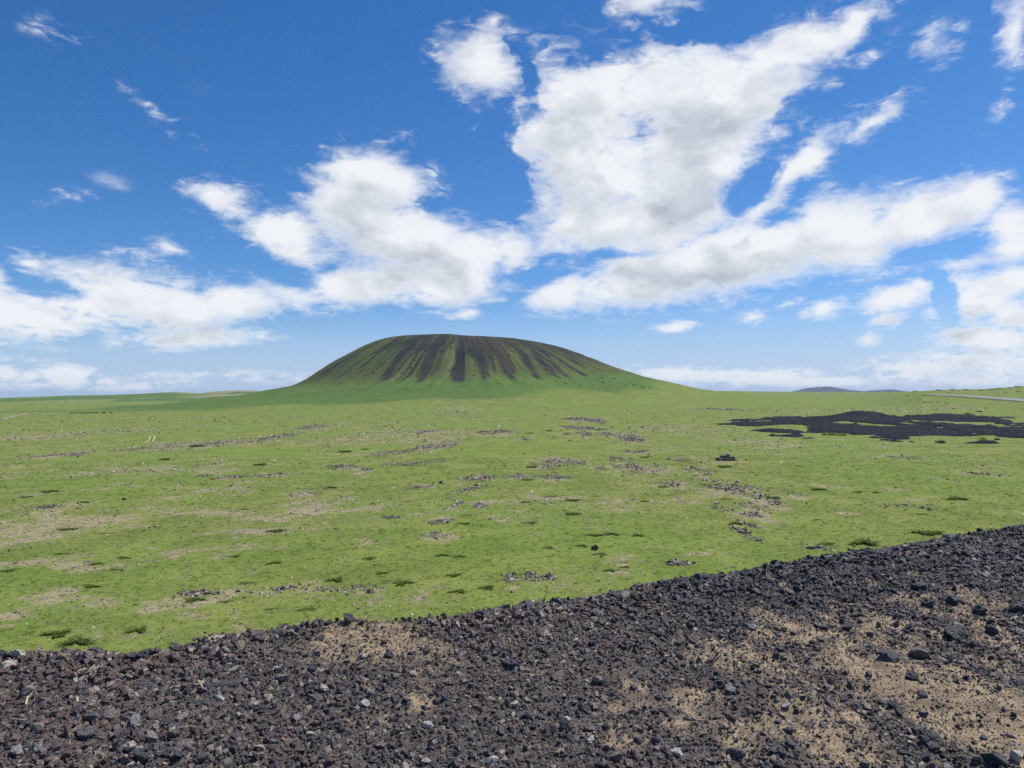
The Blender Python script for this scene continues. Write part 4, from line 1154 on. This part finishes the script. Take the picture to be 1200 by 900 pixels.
def gravel_object(name, pos, size, turn, tone, label):
    me = bpy.data.meshes.new(name); n = len(pos)
    me.vertices.add(n); me.vertices.foreach_set('co', pos.astype(np.float32).ravel())
    for nm, val in (('size', size), ('turn', turn)):
        a = me.attributes.new(nm, 'FLOAT_VECTOR', 'POINT'); a.data.foreach_set('vector', val.astype(np.float32).ravel())
    a = me.attributes.new('pick', 'INT', 'POINT'); a.data.foreach_set('value', rng.integers(0, 14, n).astype(np.int32))
    attr(me, 'tone', tone)
    ob = new_obj(name, me, kind='stuff', label=label)
    md = ob.modifiers.new('pebbles', 'NODES'); md.node_group = GT_
    return ob


P_, S_, E_, T0 = [], [], [], []
for (N0, smed, ssig, smax, pw, base_keep) in ((78000, .0158, .32, .036, 1.7, .03), (110000, .0092, .32, .018, 1.0, .16), (260000, .0047, .35, .010, .45, .42)):
    x, y, t = bank_scatter(N0)
    sdv = sandiness(x, y)
    # gravel lies in streaks and lobes of coarser and finer stuff
    coarse = .5 + .9 * fbm(x / .55, t / .8, 801, 3)
    keep = rng.random(N0) < np.clip(base_keep * 1.6 + (1 - sdv) ** (pw * 1.6), 0, 1)
    x, y, t, sdv, coarse = x[keep], y[keep], t[keep], sdv[keep], coarse[keep]; n = len(x)
    s = np.clip(smed * np.exp(rng.normal(0, ssig, n)) * np.clip(.62 + .5 * coarse, .55, 1.25), .002, smax) * (1 + .12 * np.clip(y - 5, 0, 3))
    # extra stones piled on the crest
    z = bank_h(x, y) + s * rng.uniform(.0, .55, n) + (t < .25) * (t > -.3) * rng.uniform(0, .02, n) * (s > .01)
    P_.append(np.stack([x, y, z], -1)); S_.append(s[:, None] * np.stack([rng.uniform(.85, 1.25, n), rng.uniform(.7, 1.1, n), rng.uniform(.6, 1.0, n)], -1))
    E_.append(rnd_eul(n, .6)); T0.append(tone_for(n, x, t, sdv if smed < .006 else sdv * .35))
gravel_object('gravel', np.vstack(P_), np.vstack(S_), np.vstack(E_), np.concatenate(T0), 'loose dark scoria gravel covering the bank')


# ------------------------------------------------------------------ twigs
def tube(name, pts, r0, r1, mat, label, cat='twig', group=None):
    bm = bmesh.new(); rings = []
    pts = [Vector(p) for p in pts]
    for i, p in enumerate(pts):
        tdir = (pts[min(i + 1, len(pts) - 1)] - pts[max(i - 1, 0)]).normalized()
        a = tdir.orthogonal().normalized(); b = tdir.cross(a)
        r = r0 + (r1 - r0) * i / (len(pts) - 1)
        rings.append([bm.verts.new(p + (a * math.cos(k * 1.047) + b * math.sin(k * 1.047)) * r) for k in range(6)])
    for i in range(len(rings) - 1):
        for k in range(6): bm.faces.new([rings[i][k], rings[i][(k + 1) % 6], rings[i + 1][(k + 1) % 6], rings[i + 1][k]])
    bm.faces.new(rings[0][::-1]); bm.faces.new(rings[-1])
    me = bpy.data.meshes.new(name); bm.to_mesh(me); bm.free()
    o = new_obj(name, me, mat, label=label, cat=cat, group=group)
    base = pts[0].copy(); me.transform(Matrix.Translation(-base)); o.location = base
    return o


def twig(L, wpx, lab, lift=.012):
    pts = []; 
    for k, (px, py) in enumerate(L):
        p, t = bank_point(px, py)
        if p is None: return
        pts.append((p[0], p[1], p[2] + lift + .006 * (k % 2)))
    r = wpx * t / F_PX * .5
    tube('twig', pts, r, r * .6, M_TWIG, lab, group='bleached twigs on the gravel bank')


twig([(30, 829), (32, 822), (34, 819), (38, 817)], 2.0, 'bent white twig leaning by the blue grey stone, left bank')
twig([(90, 820), (91, 827), (94, 832), (100, 834)], 2.6, 'twisted white twig standing beside the pale grey flat stone')
twig([(16, 846), (25, 848), (33, 847.5), (37, 844)], 1.5, 'thin straight twig lying at the lower left of the bank')
twig([(231, 804), (235, 806), (238, 809), (243, 813)], 1.8, 'short crooked tan twig in the left gravel')
cr_, _t = bank_point(624, 713)
if cr_ is not None:
    k = _t / F_PX
    tube('twig', [(cr_[0], cr_[1], cr_[2] + .01), (cr_[0] + 4 * k, cr_[1], cr_[2] + 5 * k), (cr_[0] + 9 * k, cr_[1], cr_[2] + 11 * k)], 1.0 * k, .6 * k, M_TWIG, 'pale stick poking up from the crest beside the purple grey boulder', group='bleached twigs on the gravel bank')
    tube('dry_stem', [(cr_[0] + 13 * k, cr_[1] + .05, cr_[2]), (cr_[0] + 14 * k, cr_[1] + .05, cr_[2] + 9 * k), (cr_[0] + 17 * k, cr_[1] + .05, cr_[2] + 17 * k), (cr_[0] + 16.5 * k, cr_[1] + .05, cr_[2] + 24 * k)], .45 * k, .3 * k, M_STEM, 'thin dark dry stem rising from the crest right of the pale stick', cat='stem')

# ------------------------------------------------------------------ haze
bm = bmesh.new(); bmesh.ops.create_cube(bm, size=1)
me = bpy.data.meshes.new('haze'); bm.to_mesh(me); bm.free()
hz = new_obj('haze', me, None, kind='stuff', label='thin bluish air over the whole plain')
hz.scale = (34000, 34000, 280); hz.location = (0, 0, 97 - 140)
hm = bpy.data.materials.new('haze'); hm.use_nodes = True; hm.node_tree.nodes.clear()
ho = hm.node_tree.nodes.new('ShaderNodeOutputMaterial'); hv = hm.node_tree.nodes.new('ShaderNodeVolumePrincipled')
hv.inputs['Color'].default_value = (.62, .78, 1, 1); hv.inputs['Density'].default_value = 5.2e-5; hv.inputs['Anisotropy'].default_value = .1
hm.node_tree.links.new(hv.outputs[0], ho.inputs['Volume']); me.materials.append(hm)

# ------------------------------------------------------------------ sun
SUN_AZ, SUN_EL = R(62), R(57)
S = Vector((math.sin(SUN_AZ) * math.cos(SUN_EL), math.cos(SUN_AZ) * math.cos(SUN_EL), math.sin(SUN_EL)))
sl_ = bpy.data.lights.new('sun', 'SUN'); sl_.energy = 5.0; sl_.angle = R(.53); sl_.color = (1, .955, .89)
so = bpy.data.objects.new('sun', sl_); COL.objects.link(so); so.rotation_euler = (-S).to_track_quat('-Z', 'Y').to_euler(); so.location = (0, 0, 60)

# ------------------------------------------------------------------ sky with clouds
CL = [  # centre x, y, radius x, radius y, tilt deg (counter-clockwise), weight   (as seen in the photograph)
 (685, 150, 92, 84, 0, 1), (900, 125, 40, 30, 20, .7), (765, 105, 105, 58, 5, 1), (845, 110, 100, 62, 0, 1), (725, 200, 105, 70, 0, 1), (800, 180, 95, 75, 0, 1), (680, 262, 58, 48, 0, .9), (765, 252, 105, 58, 0, 1), (920, 62, 95, 30, 12, .9), (995, 28, 55, 26, 20, .8),
 (660, 345, 44, 24, 10, .85), (760, 325, 110, 34, 5, 1), (870, 298, 110, 46, 5, 1), (980, 278, 110, 42, 8, 1), (1085, 252, 85, 36, 10, 1), (1143, 232, 40, 28, 0, .9), (945, 195, 72, 26, 35, .85), (1020, 152, 52, 14, 28, .65), (1100, 50, 24, 34, -20, .45),
 (1196, 32, 26, 48, -15, .6), (1188, 275, 42, 36, 0, .9), (1130, 306, 50, 12, 5, .6), (565, 78, 44, 48, 0, .72), (575, 28, 22, 18, 0, .55), (770, 3, 45, 20, 0, .6),
 (437, 214, 62, 44, 0, 1), (405, 250, 70, 46, 0, .95), (330, 275, 62, 32, -8, .9), (272, 238, 48, 26, -15, .85), (475, 285, 80, 44, -10, 1), (560, 300, 62, 34, 0, .9), (410, 338, 105, 24, 3, 1), (505, 328, 95, 30, 0, 1), (600, 295, 46, 30, 0, .75), (340, 290, 70, 30, -10, .8),
 (38, 305, 26, 12, -15, .6), (100, 318, 66, 22, -8, .8), (45, 368, 95, 32, 0, 1), (130, 348, 95, 42, 0, 1), (200, 360, 75, 36, -4, .95), (272, 356, 58, 22, 0, .9), (-30, 355, 60, 46, 0, 1), (-120, 340, 90, 40, 0, .8), (210, 397, 92, 12, 2, .85), (160, 385, 60, 10, 5, .5),
 (895, 160, 50, 36, 0, .62), (905, 240, 60, 20, 10, .7), (638, 235, 30, 50, 0, .55), (600, 320, 60, 14, 0, .35), (120, 335, 60, 20, 0, .7), (1130, 330, 30, 20, 0, .6), (60, 38, 35, 18, 0, .34), (204, 293, 32, 11, -12, .6), (120, 212, 26, 10, -5, .29), (65, 231, 30, 10, 5, .36), (200, 140, 75, 12, -28, .30), (550, 368, 22, 7, 5, .6), (790, 382, 22, 7, 0, .75), (882, 372, 22, 9, 0, .55), (925, 357, 16, 7, 20, .5),
 (968, 362, 24, 12, 10, .7), (1046, 348, 46, 16, 12, .85), (1078, 333, 24, 12, 5, .7), (1038, 374, 22, 9, 20, .7), (1015, 398, 16, 8, 0, .6), (1150, 348, 55, 28, 10, .9), (1185, 330, 50, 26, 0, .9), (1130, 388, 44, 14, 10, .7), (1165, 400, 66, 26, 0, .95), (1190, 372, 40, 22, 0, .9), (1100, 425, 95, 15, 4, .85), (1185, 425, 66, 22, 0, .85),
 (1260, 380, 80, 60, 0, .9), (6, 437, 18, 9, 0, 1), (38, 441, 16, 6, 0, .8), (80, 440, 34, 12, 0, 1.1), (122, 446, 18, 6, 0, .7), (30, 452, 60, 6, 0, .6), (150, 452, 140, 7, 0, .55), (250, 440, 110, 6, 0, .5), (190, 447, 90, 5, 0, .5), (300, 446, 80, 6, 0, .5), (800, 439, 60, 9, -3, .9), (880, 442, 85, 11, 0, 1.0), (960, 447, 70, 8, 0, .9), (1030, 436, 20, 6, 0, .7),
 (1060, 440, 90, 10, 0, .7), (1150, 445, 100, 13, 0, .8), (1165, 130, 14, 34, -25, .3), (1085, 215, 40, 6, 20, .3), (368, 412, 16, 5, 0, .32), (1000, 80, 60, 20, 35, .35), (20, 420, 60, 5, 0, .3)]


GAPS = [(872, 218, 36, 20, 20, .9), (592, 190, 20, 55, 12, 1.1), (505, 240, 16, 8, 0, .6), (985, 112, 50, 12, 22, .5), (636, 322, 26, 12, 0, .7), (925, 128, 30, 10, 25, .35), (345, 222, 30, 10, -10, .4), (610, 100, 10, 40, 15, .5),
        (325, 318, 55, 14, -25, .6), (700, 300, 60, 6, 0, .35), (820, 30, 50, 14, 0, .8), (60, 335, 40, 10, -10, .6), (1105, 345, 14, 30, 20, .7), (1120, 290, 60, 7, 5, .5), (930, 235, 40, 12, 25, .5), (690, 60, 40, 20, 0, .3), (1140, 410, 40, 4, 0, .4)]


def cloud_group():
    g_ = bpy.data.node_groups.new('cloud_cover', 'ShaderNodeTree')
    g_.interface.new_socket('azel', in_out='INPUT', socket_type='NodeSocketVector')
    g_.interface.new_socket('dir', in_out='INPUT', socket_type='NodeSocketVector')
    g_.interface.new_socket('cover', in_out='OUTPUT', socket_type='NodeSocketFloat')
    nt = NT(g_)
    gi = nt.node('NodeGroupInput'); go = nt.node('NodeGroupOutput')
    # ragged outline: the sky position is shifted by noise before it is compared with the cloud places
    p = gi.outputs[0]
    wn = nt.node('ShaderNodeTexNoise'); wn.inputs['Scale'].default_value = 9; wn.inputs['Detail'].default_value = 5; wn.inputs['Roughness'].default_value = .6
    nt.put(wn.inputs['Vector'], gi.outputs[1])
    el = nt.node('ShaderNodeSeparateXYZ'); nt.put(el.inputs[0], p)
    amp = nt.rng(el.outputs[1], 0, .35, .018, .12, False)
    w = nt.vmath('SCALE', nt.vmath('MULTIPLY', nt.vmath('SUBTRACT', wn.outputs['Color'], (.5, .5, .5)), (1, .6, 0)), scale=amp)
    p = nt.vmath('ADD', p, w)
    tot = None
    for (cx, cy, rx, ry, tl, wt) in CL:
        d = ray(cx, cy)
        az = math.atan2(d[0], d[1]); e = math.asin(d[2])
        ca = math.cos(az)
        sx = rx / F_PX * ca * ca * 1.6; sy = ry / F_PX * ca * math.cos(e) ** 2 * 1.6
        m = nt.map(p, (az, e, 0), (0, 0, R(tl) * (1 if sx > sy * .5 else 1)), (sx, sy, 1), 'TEXTURE')
        gr = nt.node('ShaderNodeTexGradient', gradient_type='SPHERICAL'); nt.put(gr.inputs[0], m)
        v = nt.math('MULTIPLY', gr.outputs['Fac'], wt)
        tot = v if tot is None else nt.math('SMOOTH_MAX', tot, v, .07)
    for (cx, cy, rx, ry, tl, wt) in GAPS:
        d = ray(cx, cy); az = math.atan2(d[0], d[1]); e = math.asin(d[2]); ca = math.cos(az)
        m = nt.map(p, (az, e, 0), (0, 0, R(tl)), (rx / F_PX * ca * ca * 1.5, ry / F_PX * ca * math.cos(e) ** 2 * 1.5, 1), 'TEXTURE')
        gr = nt.node('ShaderNodeTexGradient', gradient_type='SPHERICAL'); nt.put(gr.inputs[0], m)
        tot = nt.math('SUBTRACT', tot, nt.math('MULTIPLY', gr.outputs['Fac'], wt))
    # sky away from the picture: loose fields of the same clouds
    far = nt.rng(nt.noise(gi.outputs[1], 1.4, 4, .5), .50, .72, 0, .7)
    azabs = nt.math('ABSOLUTE', el.outputs[0])
    tot = nt.math('MAXIMUM', tot, nt.math('MULTIPLY', far, nt.math('MAXIMUM', nt.rng(azabs, .75, .95), nt.rng(el.outputs[1], .50, .68))))
    nt.put(go.inputs[0], tot)
    return g_


w = bpy.data.worlds.new('World'); scene.world = w; w.use_nodes = True
nt = NT(w.node_tree); w.node_tree.nodes.clear()
tc = nt.node('ShaderNodeTexCoord'); dv_ = tc.outputs['Generated']
sep = nt.node('ShaderNodeSeparateXYZ'); nt.put(sep.inputs[0], dv_)
az = nt.math('ARCTAN2', sep.outputs[0], sep.outputs[1]); el = nt.math('ARCSINE', sep.outputs[2])
cb = nt.node('ShaderNodeCombineXYZ'); nt.put(cb.inputs[0], az); nt.put(cb.inputs[1], el)
lay = nt.vmath('MULTIPLY', dv_, (1, 1, 1.55))
G = cloud_group()


def cover(azel, direc):
    n = nt.node('ShaderNodeGroup'); n.node_tree = G
    nt.put(n.inputs[0], azel); nt.put(n.inputs[1], direc)
    return n.outputs[0]


c1 = cover(cb.outputs[0], lay)
c2 = cover(nt.vmath('ADD', cb.outputs[0], (.022, .036, 0)), nt.vmath('ADD', lay, (.01, 0, .035)))
n1 = nt.noise(lay, 10, 9, .58, .2); n1b = nt.noise(nt.vmath('ADD', lay, (.014, -.006, .026)), 10, 5, .52, .2)
n1s = nt.noise(lay, 10, 5, .52, .2)
n2 = nt.noise(nt.map(lay, rot=(0, R(-35), 0), scale=(1, 1, 1.7)), 30, 8, .64, .6)
n3 = nt.noise(nt.vmath('MULTIPLY', dv_, (1, 1, 2.6)), 48, 6, .6, .2)
lowk = nt.rng(el, .17, .03, 0, 1.5)
wob0 = nt.math('MULTIPLY', nt.math('SUBTRACT', n3, .5), lowk)
wob = nt.math('ADD', nt.math('MULTIPLY', nt.math('SUBTRACT', n1, .5), 1.35), nt.math('MULTIPLY', nt.math('SUBTRACT', n2, .5), .85))
body = nt.math('ADD', c1, nt.math('MULTIPLY', nt.math('ADD', wob, wob0), nt.rng(c1, 0, .22, .30, 1)))
alpha = nt.math('MULTIPLY', nt.rng(body, .13, .66), nt.rng(c1, .05, .70, .20, 1))
veil = nt.math('MULTIPLY', nt.rng(n2, .46, .68), nt.math('MULTIPLY', nt.rng(c1, .05, .30), nt.rng(n1, .35, .58, 0, .75)))
alpha = nt.math('MAXIMUM', alpha, veil)
alpha = nt.math('POWER', alpha, .85)
thick = nt.math('ADD', c2, nt.math('MULTIPLY', nt.math('SUBTRACT', n1b, .5), 1.3))
relief = nt.math('SUBTRACT', n1b, n1s)
shade = nt.math('ADD', nt.rng(thick, .30, .95, 0, .62), nt.math('MULTIPLY', relief, 1.9))
shade = nt.math('ADD', shade, 0, clamp=True)
shade = nt.math('MULTIPLY', shade, nt.rng(body, .35, .8))
ccol = nt.mix(shade, (.80, .825, .86), (.38, .435, .52))
low = nt.rng(el, 0, .16, .82, 1.0, False)
ccol = nt.mix(nt.rng(el, .10, .0, 0, .30), ccol, (.70, .78, .88))

sky = nt.node('ShaderNodeTexSky', sky_type='NISHITA'); sky.sun_disc = False
sky.sun_elevation = SUN_EL; sky.sun_rotation = SUN_AZ; sky.altitude = 1300; sky.air_density = 1.0; sky.dust_density = .25; sky.ozone_density = 2.4
# clear dry steppe air: a deeper blue overhead than the stock sky gives
ss = nt.node('ShaderNodeSeparateColor'); nt.put(ss.inputs[0], sky.outputs[0]); sc_ = nt.node('ShaderNodeCombineColor')
for i, (k_, g_) in enumerate(((.274, 1.55), (.684, 1.096), (1.234, .949))):
    nt.put(sc_.inputs[i], nt.math('MULTIPLY', nt.math('POWER', ss.outputs[i], g_), k_))
skyc = nt.mix(nt.rng(el, .13, .0, 0, .8), sc_.outputs[0], (4.4, 6.0, 8.1))
b1 = nt.node('ShaderNodeBackground'); nt.put(b1.inputs[0], skyc); b1.inputs[1].default_value = .094
b2 = nt.node('ShaderNodeBackground'); nt.put(b2.inputs[0], ccol); b2.inputs[1].default_value = 1.0
mx = nt.node('ShaderNodeMixShader'); nt.put(mx.inputs[0], alpha); nt.put(mx.inputs[1], b1.outputs[0]); nt.put(mx.inputs[2], b2.outputs[0])
wo = nt.node('ShaderNodeOutputWorld'); nt.put(wo.inputs[0], mx.outputs[0])

# ------------------------------------------------------------------ camera
cd = bpy.data.cameras.new('camera'); co = bpy.data.objects.new('camera', cd); COL.objects.link(co)
cd.sensor_width = 36; cd.lens = 36 * F_PX / 1200; cd.clip_start = .05; cd.clip_end = 60000
M = Matrix(((_rt[0], _up[0], -_fw[0], CAM[0]), (_rt[1], _up[1], -_fw[1], CAM[1]), (_rt[2], _up[2], -_fw[2], CAM[2]), (0, 0, 0, 1)))
co.matrix_world = M
scene.camera = co

scene.view_settings.view_transform = 'Standard'; scene.view_settings.look = 'None'
scene.view_settings.exposure = .14; scene.view_settings.gamma = 1; scene.view_settings.use_curve_mapping = False
scene.render.engine = 'CYCLES'
cy_ = scene.cycles
cy_.use_denoising = False; cy_.max_bounces = 5; cy_.diffuse_bounces = 3; cy_.volume_bounces = 0; cy_.glossy_bounces = 2
cy_.use_adaptive_sampling = True; cy_.adaptive_threshold = .008
cy_.sample_clamp_indirect = 8
